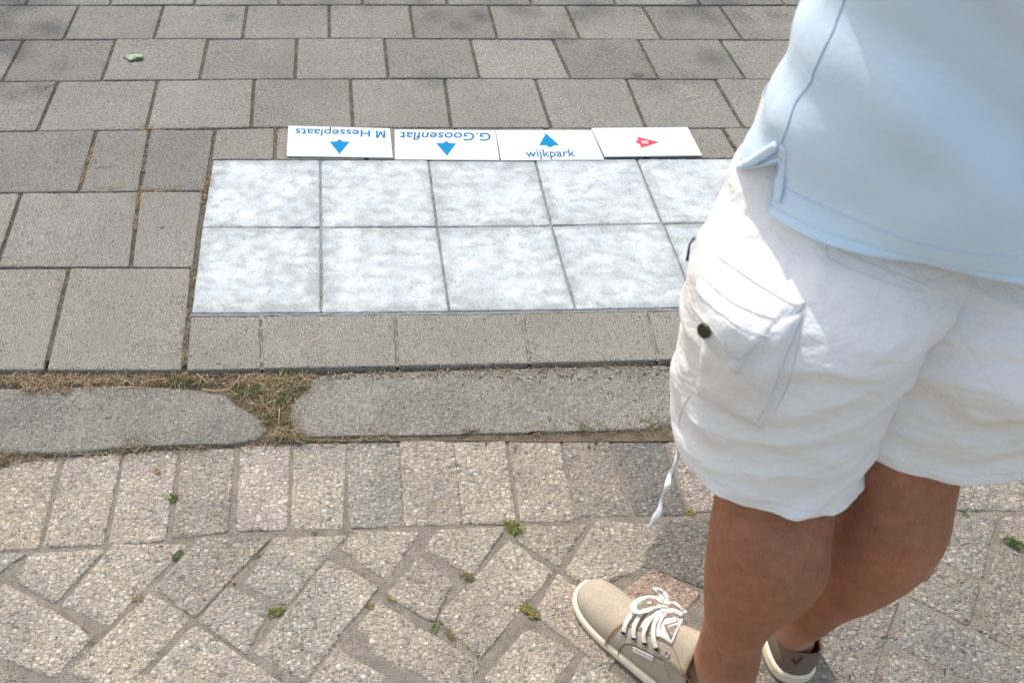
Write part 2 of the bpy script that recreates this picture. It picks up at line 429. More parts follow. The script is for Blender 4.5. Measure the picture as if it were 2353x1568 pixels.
# rows 4-6 on the left
for q in quadrow(L34, L45, [(-260, -350), (-30, -100), (222, 181), (344, 320)]): tile(widen(q), tint=(.86, .86, .85) if q[0].x < -.7 else (.93, .92, .90))
tile(widen([at(344, 297), at(494, 297), at(473, 438), at(320, 438)]), tint=(.88, .88, .87))
for q in quadrow(L45, L56, [(-520, -600), (-240, -310), (49, -8), (320, 300), (469, 446)]): tile(widen(q), tint=(1.06, 1.04, 1.0))
for q in quadrow(L56, L67, [(-760, -870), (-440, -540), (-140, -215), (159, 103), (443, 421)]): tile(widen(q), tint=(1.12, 1.09, 1.03), jit=.0028)
# short row above the white block
L35 = [(480, 366), (1000, 368), (1700, 363), (2400, 362)]
for q in quadrow(L34, L35, [(494, 483), (633, 631), (838, 843), (1045, 1060), (1252, 1275), (1457, 1489), (1660, 1702), (1868, 1930), (2076, 2150), (2284, 2370)]):
    tile(widen(q), tint=(1.03, 1.0, .96))
# the white block, two rows of five
W0 = L35; W1 = [(440, 521), (760, 522), (1100, 521), (1700, 510), (2400, 498)]; W2 = [(430, 720), (760, 718), (1100, 715), (1600, 707), (2400, 694)]
B0 = [(488, 463), (736, 737.5), (984, 1004), (1229, 1267), (1462, 1522), (1696, 1770)]
B1 = [(463, 438), (737.5, 738), (1004, 1033), (1267, 1323), (1524, 1603), (1772, 1868)]
for La, Lb, J in ((W0, W1, B0), (W1, W2, B1)):
    for q in quadrow(La, Lb, J):
        o = tile(q, M_painted, (1, 1, 1), inset=.0026, jit=.0016, bevel=.0018); o['label'] = 'concrete paving tile sprayed white'
for La, Lb, J in ((W0, W1, [(1700, 1774), (1935, 2025), (2170, 2280), (2400, 2530)]), (W1, W2, [(1780, 1872), (2035, 2140), (2290, 2410), (2550, 2690)])):
    for q in quadrow(La, Lb, J): tile(widen(q))
W3 = [(420, 852), (600, 848), (910, 842), (1220, 835), (1570, 826), (2500, 803)]
W2b = [(430, 725), (760, 724), (1100, 720), (1600, 711), (2500, 694)]
for q in quadrow(W2b, W3, [(436, 426), (599, 602), (908, 914), (1200, 1218), (1485, 1514), (1780, 1822), (2080, 2140), (2380, 2460), (2680, 2780)]):
    tile(q, tint=(1.10, 1.075, 1.02), jit=.0022)

# pale sand and overspray in the joints of the white block, one part of the pavement
M_pale = sand_mat('oversprayed_sand', (.32, .325, .32), (.44, .45, .455))
def joint_strips(lines, hw, z, name):
    V = []; F = []
    for a, b in lines:
        A_, B_ = at(*a, z), at(*b, z); d = (B_ - A_).normalized(); n_ = Vector((-d.y, d.x, 0)); k = max(2, int((B_ - A_).length / .02))
        for i in range(k + 1):
            p = A_.lerp(B_, i / k); h = .0022 * noise.noise(p * 50)
            n0 = len(V); V += [p - n_ * hw + Vector((0, 0, h - .003)), p + Vector((0, 0, h)), p + n_ * hw + Vector((0, 0, h - .003))]
            if i: F += [(n0 - 3, n0, n0 + 1, n0 - 2), (n0 - 2, n0 + 1, n0 + 2, n0 - 1)]
    o = mesh_obj(name, V, F, M_pale, pavement, True); o['kind'] = 'stuff'; return o
joint_strips([((736, 366), (738, 716)), ((984, 368), (1004, 521)), ((1229, 368), (1267, 518)), ((1462, 366), (1522, 512)), ((1004, 521), (1033, 716)), ((1267, 518), (1323, 710)), ((1524, 512), (1603, 707)),
              ((463, 521), (1100, 520)), ((1100, 520), (1760, 509)), ((437, 721), (760, 720)), ((760, 720), (1100, 717)), ((1100, 717), (1850, 703)), ((600, 724), (602, 848)), ((908, 721), (914, 841)), ((1200, 719), (1218, 834)), ((1485, 714), (1514, 827))], .005, Z_T - .0022, 'joint_sand')
# the rows carry on to the right, past the picture and behind the person
def ywall(L, x): return at(x, vline(L, x)).y
ys_ = [at(2300, 13).y, at(2300, 93.5).y, at(2300, 184).y, at(2300, 296).y]
def fill_row(x0, x1, ya, yb_, off=0):
    x = x0
    while x < x1: tile([(x, yb_ if False else ya), (x + .301, ya), (x + .301, yb_), (x, yb_)], step=.05); x += .302
fill_row(at(2230, 50).x, 3.9, ys_[0], ys_[1]); fill_row(at(2280, 140).x, 3.9, ys_[1], ys_[2]); fill_row(at(2330, 240).x, 3.9, ys_[2], ys_[3])
fill_row(at(2330, 330).x, 3.9, ys_[3], at(2300, 362).y); fill_row(at(2465, 430).x, 3.9, at(2400, 362).y, at(2400, 498).y); fill_row(at(2620, 590).x, 3.9, at(2500, 497).y, at(2500, 693).y); fill_row(at(2735, 750).x, 3.9, at(2500, 695).y, at(2500, 803).y)
# kerb slabs
def kerb_slab(pts, tint=(1, 1, 1), jit=.006):
    return slab('kerb_stone', [at(u, v, Z_K) for u, v in pts], Z_K, .06, M_kerb, kerb, inset=.0, rad=.02, bevel=.006, jit=jit, step=.012, tint=tint, tilt=.0003, chip=1.0)
kerb_slab([(-700, 874), (-300, 880), (0, 886), (76, 893), (180, 887), (295, 883), (401, 891), (470, 896), (527, 908), (552, 930), (570, 944), (603, 961), (618, 985), (600, 1008), (536, 1020), (400, 1022), (274, 1028), (169, 1041), (25, 1041), (-700, 1090)], (1.0, .99, .97), .008)
kerb_slab([(717, 862), (850, 852), (1200, 843), (1560, 832), (2500, 809), (2500, 960), (2000, 972), (1560, 984), (1250, 992), (950, 999), (802, 1000), (700, 1002), (672, 985), (658, 959), (667, 925), (705, 894)], (1.06, 1.05, 1.03), .007)

# cobbles: the soldier course traced from the photograph, then the herringbone
cob_polys = []
def cobble(q, z=Z_C, tint=None, **k):
    q = [Vector(p[:2]) for p in q]
    cob_polys.append(q)
    if tint is None:
        g = random.uniform(.84, 1.12); w = random.uniform(-.03, .04); tint = (g * (1 + w), g, g * (1 - w))
    kw = dict(inset=-.0022, rad=.008, bevel=.0028, jit=.0028, step=.011, chip=1.2, tilt=.0012); kw.update(k)
    return slab('cobble', q, z, .05, M_cob, road, tint=tint, **kw)
def C5(*p): return [at(*cr(5, x, y), Z_C) for x, y in p]
def C6(*p): return [at(*cr(6, x, y), Z_C) for x, y in p]
course = [C5((-700, 190), (-335, 175), (-520, 770), (-900, 790)), C5((-325, 175), (-5, 168), (-150, 745), (-510, 765)), C5((15, 168), (375, 150), (240, 712), (-130, 740)), C5((415, 150), (770, 112), (650, 690), (275, 703)), C5((800, 106), (1130, 100), (1045, 665), (690, 690)),
          C5((1162, 90), (1488, 78), (1445, 610), (1095, 648)), C5((1530, 62), (1838, 60), (1818, 595), (1500, 600)), C5((1868, 50), (2198, 45), (2172, 592), (1848, 592)),
          C6((52, 18), (378, 18), (402, 577), (62, 580)), C6((385, 15), (718, 15), (778, 557), (415, 570)), C6((725, 18), (1045, 10), (1118, 557), (790, 552)),
          C6((1072, 10), (1390, 5), (1492, 540), (1155, 546)), C6((1415, -2), (1700, 2), (1852, 507), (1508, 512)), C6((1715, -25), (2040, -30), (2205, 500), (1878, 511)),
          C6((2065, -35), (2375, -42), (2560, 470), (2225, 482))]
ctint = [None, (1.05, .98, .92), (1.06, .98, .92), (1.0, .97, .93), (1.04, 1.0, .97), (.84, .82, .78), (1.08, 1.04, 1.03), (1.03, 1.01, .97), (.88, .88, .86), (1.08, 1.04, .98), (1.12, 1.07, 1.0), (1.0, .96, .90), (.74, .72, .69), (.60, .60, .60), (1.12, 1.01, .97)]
for q, t in zip(course, ctint): cobble(q, tint=t)
xr = max(p.x for p in course[-1]) + .004; yt = course[-1][1].y; yb = course[-1][2].y
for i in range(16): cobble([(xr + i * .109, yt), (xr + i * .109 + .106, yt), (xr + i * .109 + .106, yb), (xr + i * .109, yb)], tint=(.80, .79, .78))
xl = min(p.x for p in course[0])
for i in range(12): cobble([(xl - i * .109 - .106, yt - .01), (xl - i * .109 - .002, yt - .01), (xl - i * .109 - .002, yb - .01), (xl - i * .109 - .106, yb - .01)], step=.03)
herr = [(C5((-60, 750), (152, 748), (85, 795), (-60, 905)), None),
        (C5((185, 755), (660, 722), (345, 1058), (108, 915)), (1.02, 1.0, .96)),
        (C5((722, 692), (1182, 695), (690, 1198), (402, 1068)), (1.08, 1.05, 1.0)),
        (C5((1275, 652), (1712, 645), (1235, 1145), (985, 965)), (.95, .92, .87)),
        (C5((1745, 648), (2182, 638), (1812, 1085), (1565, 935)), (1.05, 1.03, .98)),
        (C6((98, 602), (500, 615), (298, 908), (15, 715)), (1.08, 1.04, .97)),
        (C6((622, 595), (1048, 580), (838, 882), (548, 720)), (1.04, 1.0, .95)),
        (C6((1150, 580), (1560, 572), (1395, 822), (1125, 660)), (.90, .86, .80)),
        (C6((1640, 537), (2038, 575), (1922, 828), (1705, 925), (1500, 905), (1440, 862)), (1.08, 1.03, .97)),
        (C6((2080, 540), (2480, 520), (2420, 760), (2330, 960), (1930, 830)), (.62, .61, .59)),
        (C6((2000, 835), (2285, 1000), (2060, 1255), (1745, 1035)), (1.10, .90, .82)),
        (C5((30, 935), (585, 1268), (345, 1530), (-200, 1315)), (1.08, 1.05, 1.0)),
        (C5((960, 985), (1202, 1150), (760, 1640), (445, 1495)), (1.06, 1.02, .97)),
        (C5((1450, 958), (1712, 1088), (1560, 1375), (1268, 1168)), (.98, .96, .93)),
        (C5((2090, 788), (2395, 960), (1930, 1552), (1618, 1372)), (1.04, 1.02, .98)),
        (C5((1235, 1203), (1790, 1568), (1480, 1900), (925, 1535)), (1.05, 1.02, .98)),
        (C6((515, 768), (715, 930), (592, 1172), (303, 1010)), (1.06, 1.01, .96)),
        (C6((1085, 662), (1348, 865), (892, 1402), (628, 1152)), (1.03, .99, .94)),
        (C6((245, 1052), (895, 1450), (790, 1640), (38, 1290)), (1.02, .96, .92)),
        (C5((2130, 1348), (2452, 1530), (2250, 1800), (1945, 1600)), (1.08, 1.04, 1.0)),
        (C6((1195, 1222), (1502, 1370), (1190, 1790), (925, 1535)), (1.1, 1.06, 1.0)),
        (C6((1392, 882), (1905, 1220), (1700, 1480), (1238, 1128)), (1.07, .99, .94)),
        (C6((1560, 1400), (2020, 1700), (1760, 1940), (1440, 1640)), (.98, .97, .95)),
        (C5((-120, 1395), (155, 1585), (0, 1780), (-330, 1600)), None)]
for q, t in herr: cobble(q, tint=t, inset=-.0036)
A1 = R(-36); e1 = Vector((math.cos(A1), math.sin(A1))); e2 = Vector((-e1.y, e1.x)); PT = .1135
org = Vector((-.190, .687)) - e1 * PT - e2 * PT * .5
def inside(p, poly):
    c = False; n = len(poly)
    for i in range(n):
        a, b = poly[i], poly[i - 1]
        if (a.y > p.y) != (b.y > p.y) and p.x < (b.x - a.x) * (p.y - a.y) / (b.y - a.y) + a.x: c = not c
    return c
def clip_y(poly, ym):
    out = []
    for i in range(len(poly)):
        a, b = poly[i - 1], poly[i]
        if (a.y < ym) != (b.y < ym): out.append(a.lerp(b, (ym - a.y) / (b.y - a.y)))
        if b.y < ym: out.append(b)
    return out
traced = list(cob_polys); ncob = len(cob_polys)
cand = []
for i in range(-22, 34):
    for j in range(-22, 22):
        r = (i + j) % 4
        if r == 0: x0_, x1_, y0_, y1_ = i, i + 2, j, j + 1
        elif r == 2: x0_, x1_, y0_, y1_ = i, i + 1, j, j + 2
        else: continue
        g_ = .03
        q = [org + e1 * (x * PT) + e2 * (y * PT) for x, y in ((x0_ + g_, y0_ + g_), (x1_ - g_, y0_ + g_), (x1_ - g_, y1_ - g_), (x0_ + g_, y1_ - g_))]
        c = sum(q, Vector((0, 0))) / 4
        if c.y > 1.05 or c.y < -.35 or c.x < -1.5 or c.x > 2.4: continue
        q = clip_y(q, yb - .012 if c.x > .2 else yb - .02)
        if len(q) < 3: continue
        ar = abs(sum(q[k - 1].x * q[k].y - q[k].x * q[k - 1].y for k in range(len(q)))) / 2
        if ar < .0018: continue
        c = sum(q, Vector((0, 0))) / len(q)
        tests = [c] + [c.lerp(p, .84) for p in q] + [c.lerp(q[k - 1].lerp(q[k], .5), .8) for k in range(len(q))]
        if any(inside(p, t) for p in tests for t in traced): continue
        if any(inside(sum(t, Vector((0, 0))) / len(t), q) for t in traced): continue
        cand.append((q, c))
cand.sort(key=lambda k: (k[1] - Vector((.4, .9))).length)
for q, c in cand[:235]:
    dark = .72 if c.x > .55 else 1.0  # greyer stones right of the legs, with the shade there put into the tint
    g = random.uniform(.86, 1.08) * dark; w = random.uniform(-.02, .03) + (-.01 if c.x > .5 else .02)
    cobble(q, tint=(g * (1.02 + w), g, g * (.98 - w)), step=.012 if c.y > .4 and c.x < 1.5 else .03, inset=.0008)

# ------------------------------------------------------------------ blades, litter
class Blades:
    def __init__(s): s.V = []; s.F = []; s.C = []
    def blade(s, p, az, el, L, w, c, curl=.6, seg=3):
        p = Vector(p); n0 = len(s.V)
        side = Vector((-math.sin(az), math.cos(az), 0))
        e = el
        pts = [p.copy()]
        for k in range(seg):
            d = Vector((math.cos(az) * math.cos(e), math.sin(az) * math.cos(e), math.sin(e)))
            p = p + d * (L / seg); pts.append(p.copy()); e -= curl / seg
            az += random.uniform(-.25, .25)
        for k, q in enumerate(pts):
            ww = w * (1 - (k / seg) ** 1.5) * .5 + w * .06
            s.V += [q - side * ww, q + side * ww]; s.C += [c + (1,)] * 2
        for k in range(seg):
            a = n0 + 2 * k; s.F.append((a, a + 1, a + 3, a + 2))
    def leaf(s, p, az, el, L, w, c):
        p = Vector(p); n0 = len(s.V)
        d = Vector((math.cos(az) * math.cos(el), math.sin(az) * math.cos(el), math.sin(el)))
        side = Vector((-math.sin(az), math.cos(az), 0)); up = d.cross(side) * -1
        s.V += [p, p + d * L * .45 - side * w * .5 + up * w * .15, p + d * L - up * .1 * L, p + d * L * .45 + side * w * .5 + up * w * .15, p + d * L * .5]
        s.C += [c + (1,)] * 5
        s.F += [(n0, n0 + 1, n0 + 4), (n0 + 1, n0 + 2, n0 + 4), (n0 + 2, n0 + 3, n0 + 4), (n0 + 3, n0, n0 + 4)]
    def chip(s, p, az, L, w, h, c):
        p = Vector(p); n0 = len(s.V); d = Vector((math.cos(az), math.sin(az), random.uniform(-.1, .1))); sd_ = Vector((-d.y, d.x, 0))
        for zz in (0, h):
            for a, b in ((-1, -.6), (.2, -1), (1, .1), (.1, 1)):
                s.V.append(p + d * a * L * .5 + sd_ * b * w * .5 + Vector((0, 0, zz + random.uniform(0, h * .3)))); s.C.append(c + (1,))
        for k in range(4): s.F.append((n0 + k, n0 + (k + 1) % 4, n0 + 4 + (k + 1) % 4, n0 + 4 + k))
        s.F.append((n0 + 4, n0 + 5, n0 + 6, n0 + 7))
    def build(s, name, mat, parent=None): return mesh_obj(name, s.V, s.F, mat, parent, False, s.C)
STRAW = [(.36, .27, .16), (.46, .36, .23), (.27, .18, .10), (.17, .11, .065), (.52, .43, .30), (.13, .09, .06)]
GREEN = [(.06, .10, .028), (.09, .13, .04), (.14, .17, .06), (.04, .075, .025)]
OLIVE = [(.17, .15, .06), (.22, .19, .08), (.12, .12, .05)]
def vary(c, k=.2):
    g = random.uniform(1 - k, 1 + k); return tuple(min(.8, x * g * random.uniform(.93, 1.07)) for x in c)
grass = Blades()
def strew(path, n, width, z, L=(.008, .025), w=.0012, green=.1, el=(.0, .7), Bl=None):
    Bl = Bl or grass
    P = [at(u, v, z) for u, v in path]
    Ls = [(P[i + 1] - P[i]).length for i in range(len(P) - 1)]; tot = sum(Ls)
    for _ in range(n):
        t = random.uniform(0, tot); i = 0
        while i < len(Ls) - 1 and t > Ls[i]: t -= Ls[i]; i += 1
        p = P[i].lerp(P[i + 1], t / Ls[i]) + Vector((random.gauss(0, width), random.gauss(0, width), random.uniform(0, .003)))
        if noise.noise(Vector((p.x * 45, p.y * 45, 3))) + .5 * noise.noise(Vector((p.x * 130, p.y * 130, 1))) < -.08: continue
        c = random.choice(GREEN) if random.random() < green * (1.8 if noise.noise(p * 30) > .1 else .2) else random.choice(STRAW)
        Bl.blade(p, random.uniform(0, 6.28), random.uniform(*el), random.uniform(*L), w * random.uniform(.6, 1.4), vary(c))
# dry strip along the kerb, thick on the left
for rep in range(2):
    strew([(-200, 872), (0, 868), (200, 872), (330, 870), (470, 868)], 1500, .009, Z_K, (.010, .034), green=.05, el=(0, .55))
    strew([(60, 888), (130, 893), (200, 885)], 300, .007, Z_K, (.010, .03), green=.05)
strew([(470, 868), (560, 875), (700, 868)], 900, .009, Z_K, (.010, .04), green=.12, el=(0, .5))
strew([(700, 862), (900, 856), (1250, 846), (1560, 836)], 520, .006, Z_K + .002, (.005, .02), green=.03, el=(0, .2))
strew([(550, 900), (620, 905), (690, 890)], 900, .016, Z_K, (.008, .034), green=.30, el=(0, .7))
strew([(600, 925), (640, 950), (650, 985)], 900, .013, Z_K, (.008, .034), green=.30, el=(0, .7))
strew([(620, 985), (660, 1000), (700, 1005)], 300, .010, Z_K, (.008, .03), green=.15)
# between kerb and cobbles
strew([(-100, 1052), (0, 1050), (100, 1048), (250, 1040), (500, 1022)], 800, .006, Z_C, (.008, .026), green=.12)
strew([(0, 1045), (20, 1052)], 260, .010, Z_C, (.012, .032), green=.25, el=(.2, 1.1))
strew([(270, 1030), (310, 1026), (345, 1022)], 320, .007, Z_C, (.012, .028), green=.3, el=(.2, 1.1))
strew([(500, 1022), (700, 1010), (820, 1006)], 320, .006, Z_C, (.008, .022), green=.15)
strew([(820, 998), (905, 998)], 320, .007, Z_C, (.010, .024), green=.06, el=(.1, .9))
strew([(905, 1000), (1250, 994), (1560, 984)], 500, .005, Z_C, (.007, .02), green=.18)
strew([(1210, 990), (1280, 990)], 260, .007, Z_C, (.008, .02), green=.35, el=(.2, 1.1))
strew([(1310, 984), (1380, 984)], 380, .008, Z_C, (.008, .022), green=.8, el=(.3, 1.2))
strew([(1440, 984), (1545, 974)], 620, .009, Z_C, (.008, .022), green=.75, el=(.3, 1.2))
# dry grass caught in the tile joints
for (pa, n, wd) in [([(216, 345), (205, 375), (185, 420)], 420, .006), ([(180, 436), (230, 438), (275, 434)], 520, .006),
                    ([(320, 437), (360, 438), (415, 434)], 420, .006), ([(322, 445), (318, 475)], 380, .007), ([(312, 500), (310, 530)], 200, .005),
                    ([(478, 400), (470, 440), (464, 470)], 420, .007), ([(325, 290), (360, 298)], 200, .005), ([(340, 330), (330, 400)], 160, .003),
                    ([(240, 297), (330, 298), (500, 294)], 320, .003), ([(585, 292), (650, 294)], 150, .004), ([(634, 300), (632, 340)], 80, .003),
                    ([(190, 305), (215, 320), (205, 350)], 120, .003), ([(150, 628), (146, 650), (140, 670)], 180, .005), ([(428, 720), (424, 780), (420, 840)], 200, .003),
                    ([(35, 455), (20, 500), (5, 560)], 140, .003), ([(130, 190), (118, 215)], 90, .003), ([(0, 300), (60, 302)], 90, .003), ([(445, 612), (440, 650)], 90, .003)]:
    strew(pa, n, wd * .8, Z_T - .004, (.006, .024), .0011, .06, (0, .5))
def seg_joint(a, b, n, z=Z_T - .005, cols=None, spread=.0022, Bl=None):
    A_, B_ = at(*a, z), at(*b, z)
    off = random.uniform(0, 50)
    for _ in range(n):
        t = random.random()
        if noise.noise(Vector((t * 5 + off, 0, 0))) < -.05: continue
        p = A_.lerp(B_, t) + Vector((random.gauss(0, spread), random.gauss(0, spread), random.uniform(-.001, .003)))
        Bl.blade(p, random.uniform(0, 6.28), random.uniform(.1, 1.2), random.uniform(.002, .007), .0016, vary(random.choice(cols or (OLIVE + STRAW[:3]))), seg=2)
moss = Blades()
for La, Lb, J in ((L01, L12, J1), (L12, L23, J2), (L23, L34, J3)):
    for a, b in J: seg_joint((a, vline(La, a)), (b, vline(Lb, b)), 190, Bl=moss)
for Lx in (L01, L12, L23, L34):
    for i in range(24):
        u = i * 100 - 100; seg_joint((u, vline(Lx, u)), (u + 100, vline(Lx, u + 100)), 34, Bl=moss, spread=.0014)
for a, b in (((49, 443), (-8, 605)), ((320, 440), (300, 612)), ((159, 617), (103, 848)), ((443, 615), (421, 850)), ((222, 300), (181, 438)), ((344, 298), (320, 436)), ((494, 297), (463, 520)), ((463, 520), (438, 720)), ((0, 615), (445, 614)), ((0, 443), (180, 440)), ((1660, 296), (1704, 366)), ((736, 366), (738, 715))):
    seg_joint(a, b, 260, Bl=moss)
greyc = [(.20, .19, .165), (.28, .265, .235), (.14, .12, .10)]
for a, b in (((984, 368), (1004, 521)), ((1229, 368), (1267, 518)), ((1462, 366), (1522, 512)), ((1004, 521), (1033, 715)), ((1267, 518), (1323, 708)), ((1524, 512), (1603, 700)), ((463, 521), (1600, 513)), ((440, 722), (1600, 708)), ((600, 725), (602, 848)), ((908, 722), (914, 840)), ((1200, 718), (1218, 835)), ((1485, 714), (1514, 827))):
    seg_joint(a, b, 200, cols=greyc, Bl=moss, spread=.0018)
tag(moss.build('moss', M_grass), 'brown and olive moss growing along the joints between the paving tiles', 'moss', kind='stuff')
tag(grass.build('dry_grass', M_grass), 'straw coloured dry grass caught in the kerb gap and tile joints', 'grass', kind='stuff')

# small litter nobody would count
lit = Blades()
LC = [(.10, .07, .045), (.30, .20, .12), (.06, .05, .045), (.40, .33, .24), (.45, .44, .42), (.28, .12, .06), (.16, .15, .14)]
def sc(n, u0, u1, v0, v1, z, smin=.0012, smax=.005, long=1.0):
    for _ in range(n):
        p = at(random.uniform(u0, u1), random.uniform(v0, v1), z + .0005)
        s_ = random.uniform(smin, smax) * random.random() ** .7 + .0008
        lit.chip(p, random.uniform(0, 6.28), s_ * random.uniform(1, 2.6) * long, s_ * .7, s_ * .35, vary(random.choice(LC)))
sc(520, 480, 1600, 840, 870, Z_K, .001, .005); sc(420, 660, 1600, 862, 990, Z_K, .0008, .003); sc(260, 0, 640, 900, 1010, Z_K, .0008, .0028)
sc(300, 0, 2352, 20, 290, Z_T, .0006, .0022); sc(220, 0, 480, 300, 840, Z_T, .0008, .0035); sc(320, 450, 1600, 380, 710, Z_T, .0006, .0018); sc(260, 430, 1560, 715, 845, Z_T, .0008, .0032)
sc(700, 0, 1600, 1190, 1568, Z_C + .001, .0008, .003); sc(300, 0, 1560, 985, 1030, Z_C, .001, .006); sc(420, 1700, 2352, 1100, 1568, Z_C + .001, .001, .004)
tag(lit.build('litter', M_debris), 'tiny bark crumbs and grit scattered over the tiles, kerb and cobbles', 'litter', kind='stuff')

# weed tufts
def tuft(u, v, z, r, n, label, mixc, leafy=False, tall=.6):
    b = Blades(); c0 = at(u, v, z - .002)
    for _ in range(n):
        az = random.uniform(0, 6.28); rr = r * random.random() ** .6 * (.55 + .45 * math.cos(2 * az + n))
        p = Vector((rr * math.cos(az), rr * math.sin(az), random.uniform(0, .002)))
        c = vary(random.choice(mixc)); az2 = az + random.uniform(-.7, .7); el = random.uniform(.1, 1.3) * tall
        if leafy: b.leaf(p + Vector((0, 0, random.uniform(0, r * .25))), az2, el * .6, r * random.uniform(.22, .5), r * random.uniform(.10, .2), c)
        else: b.blade(p, az2, el, r * random.uniform(.45, 1.0), .0016, c, 1.0)
    o = b.build('weed_tuft', M_grass); o.location = c0
    return tag(o, label, 'weed', 'weeds growing between the cobbles')
YG = [(.20, .22, .05), (.30, .27, .08), (.13, .17, .04), (.42, .32, .16)]
GG = [(.06, .11, .03), (.10, .155, .045), (.045, .085, .03), (.20, .20, .07)]
def c5(x, y): return cr(5, x, y)
def c6(x, y): return cr(6, x, y)
tufts = [(c5(1090, 395), .020, 120, 'dark green grass tuft between two upright cobbles, left part of the course', GG, 0),
         (c5(1130, 760), .019, 130, 'bright green leafy weed at the top left of the herringbone, below the pale smooth cobble', GG, 1),
         (c5(1635, 752), .014, 80, 'small yellow-green weed between two cobbles just right of the bright green one', YG, 1),
         (c5(1755, 1120), .024, 150, 'star-shaped green weed in the herringbone, nearest the bottom middle left', GG + YG, 1),
         (c5(870, 1030), .016, 90, 'straw coloured dry tuft at a cobble corner in the lower left', STRAW[:3] + YG[:1], 0),
         (c5(1995, 622), .013, 80, 'small yellow-green weed under the upright cobble course', YG, 1),
         (c5(2165, 5), .020, 46, 'dark green broad-leaved sprig rooted between kerb and cobbles', GG[:3], 1),
         (c6(1105, 585), .028, 190, 'mixed green and straw tuft where the upright course meets the herringbone', YG + GG, 0),
         (c6(812, 898), .022, 120, 'reddish green creeping weed left of the sneaker, in a wide sand joint', [(.22, .12, .06), (.12, .16, .05), (.3, .22, .1)], 1),
         (c6(318, 1038), .014, 90, 'tiny olive weed above the long slanting cobble, lower middle', YG, 1),
         (c6(610, 1212), .020, 80, 'pair of bright green leaves growing beside the long slanting cobble', GG[:2] + [(.18, .30, .07)], 1),
         (c6(697, 1262), .017, 90, 'brownish olive weed just right of the bright green leaves', [(.3, .22, .08), (.2, .18, .06), (.14, .16, .05)], 1),
         (c6(1205, 1115), .027, 190, 'large yellow-green weed in the junction left of the sneaker toe', YG, 1),
         (c6(392, 98), .010, 60, 'tiny green weed between two upright cobbles in the middle of the course', YG, 1),
         (c6(738, 188), .010, 50, 'tiny yellow weed in the joint under a white speck, middle of the course', YG, 1),
         (c6(2225, 490), .014, 70, 'small olive tuft beside the dangling drawstring end', YG, 0),
         (cr(9, 1975, 498), .014, 60, 'small dark green weed right of the bent leg, upper one', GG, 1),
         (cr(9, 1838, 570), .012, 60, 'small bright weed right of the calf', GG, 1),
         (cr(9, 1815, 715), .016, 70, 'yellow-green tuft right of the calf, below the bright weed', YG, 0),
         (cr(9, 2290, 690), .030, 190, 'large dark green weed at the right edge of the picture', GG, 1),
         (cr(9, 1058, 1345), .013, 60, 'small olive weed right beside the brown shoe heel', YG, 1),
         (c5(2340, 1075), .013, 70, 'small olive weed in a joint left of the large square-cut cobble', YG, 0),
         (c5(585, 1310), .010, 50, 'tiny yellow weed below the dark twig, lower left', YG, 1),
         (c5(20, 175), .022, 120, 'green weed at the left edge under the kerb stone', GG, 1)]
for (p, r, n, lab, mc, lf) in tufts: tuft(p[0], p[1], Z_C, r * .62, n, lab, mc, bool(lf), .5)
kw = Blades()
def weedpatch(path, n, wd):
    P = [at(u, v, Z_K) for u, v in path]
    for _ in range(n):
        i = random.randrange(len(P) - 1); p = P[i].lerp(P[i + 1], random.random()) + Vector((random.gauss(0, wd), random.gauss(0, wd), random.uniform(.0, .006)))
        if noise.noise(p * 60) < -.12: continue
        kw.leaf(p, random.uniform(0, 6.28), random.uniform(0, .8), random.uniform(.004, .009), random.uniform(.0018, .0035), vary(random.choice(GREEN)))
weedpatch([(530, 905), (600, 895), (700, 888)], 520, .011); weedpatch([(600, 930), (640, 945), (625, 985)], 420, .010); weedpatch([(385, 872), (450, 878)], 300, .008)
tag(kw.build('creeping_weed', M_grass), 'small leaved green weed spreading through dry grass in the gap between the kerb stones', 'weeds', kind='stuff')

# ------------------------------------------------------------------ twigs, leaf
def tube(path, rad, mat, name, parent=None, seg=6, flat=None, closed=False, up=None, taper=True):
    """swept tube; rad may be a list; flat=(w,h) makes a ribbon with normal 'up' per point"""
    n = len(path); V = []; F = []; P = [Vector(p) for p in path]
    prevN = None
    for i, p in enumerate(P):
        if closed: t = (P[(i + 1) % n] - P[i - 1])
        else: t = P[min(n - 1, i + 1)] - P[max(0, i - 1)]
        if t.length < 1e-9: t = Vector((0, 0, 1))
        t.normalize()
        if up is not None: nn = Vector(up[i]) if isinstance(up, list) else Vector(up)
        else: nn = prevN or (Vector((0, 0, 1)) if abs(t.z) < .9 else Vector((1, 0, 0)))
        b = t.cross(nn)
        if b.length < 1e-5: b = t.cross(Vector((1, 0, .3)))
        b.normalize(); nn = b.cross(t).normalized(); prevN = nn
        r = rad[i] if isinstance(rad, (list, tuple)) else rad
        w, h = (flat if flat else (r, r))
        if flat and isinstance(rad, (list, tuple)): w, h = flat[0] * r, flat[1] * r
        for k in range(seg):
            a = 2 * math.pi * k / seg; V.append(p + b * math.cos(a) * w + nn * math.sin(a) * h)
    for i in range(n if closed else n - 1):
        j = (i + 1) % n
        for k in range(seg):
            l = (k + 1) % seg; F.append((i * seg + k, i * seg + l, j * seg + l, j * seg + k))
    if not closed: F += [tuple(range(seg))[::-1], tuple((n - 1) * seg + k for k in range(seg))]
    return mesh_obj(name, V, F, mat, parent, True)
def smoothpath(P, m=5):
    P = [Vector(p) for p in P]; out = []
    for i in range(len(P) - 1):
        a = P[max(0, i - 1)]; b = P[i]; c = P[i + 1]; d = P[min(len(P) - 1, i + 2)]
        for k in range(m):
            t = k / m; out.append(.5 * ((2 * b) + (c - a) * t + (2 * a - 5 * b + 4 * c - d) * t * t + (3 * b - a - 3 * c + d) * t ** 3))
    out.append(P[-1]); return out
M_twig = plain('dry_twig', (.20, .12, .075), .9, nz=.5, nscale=500)
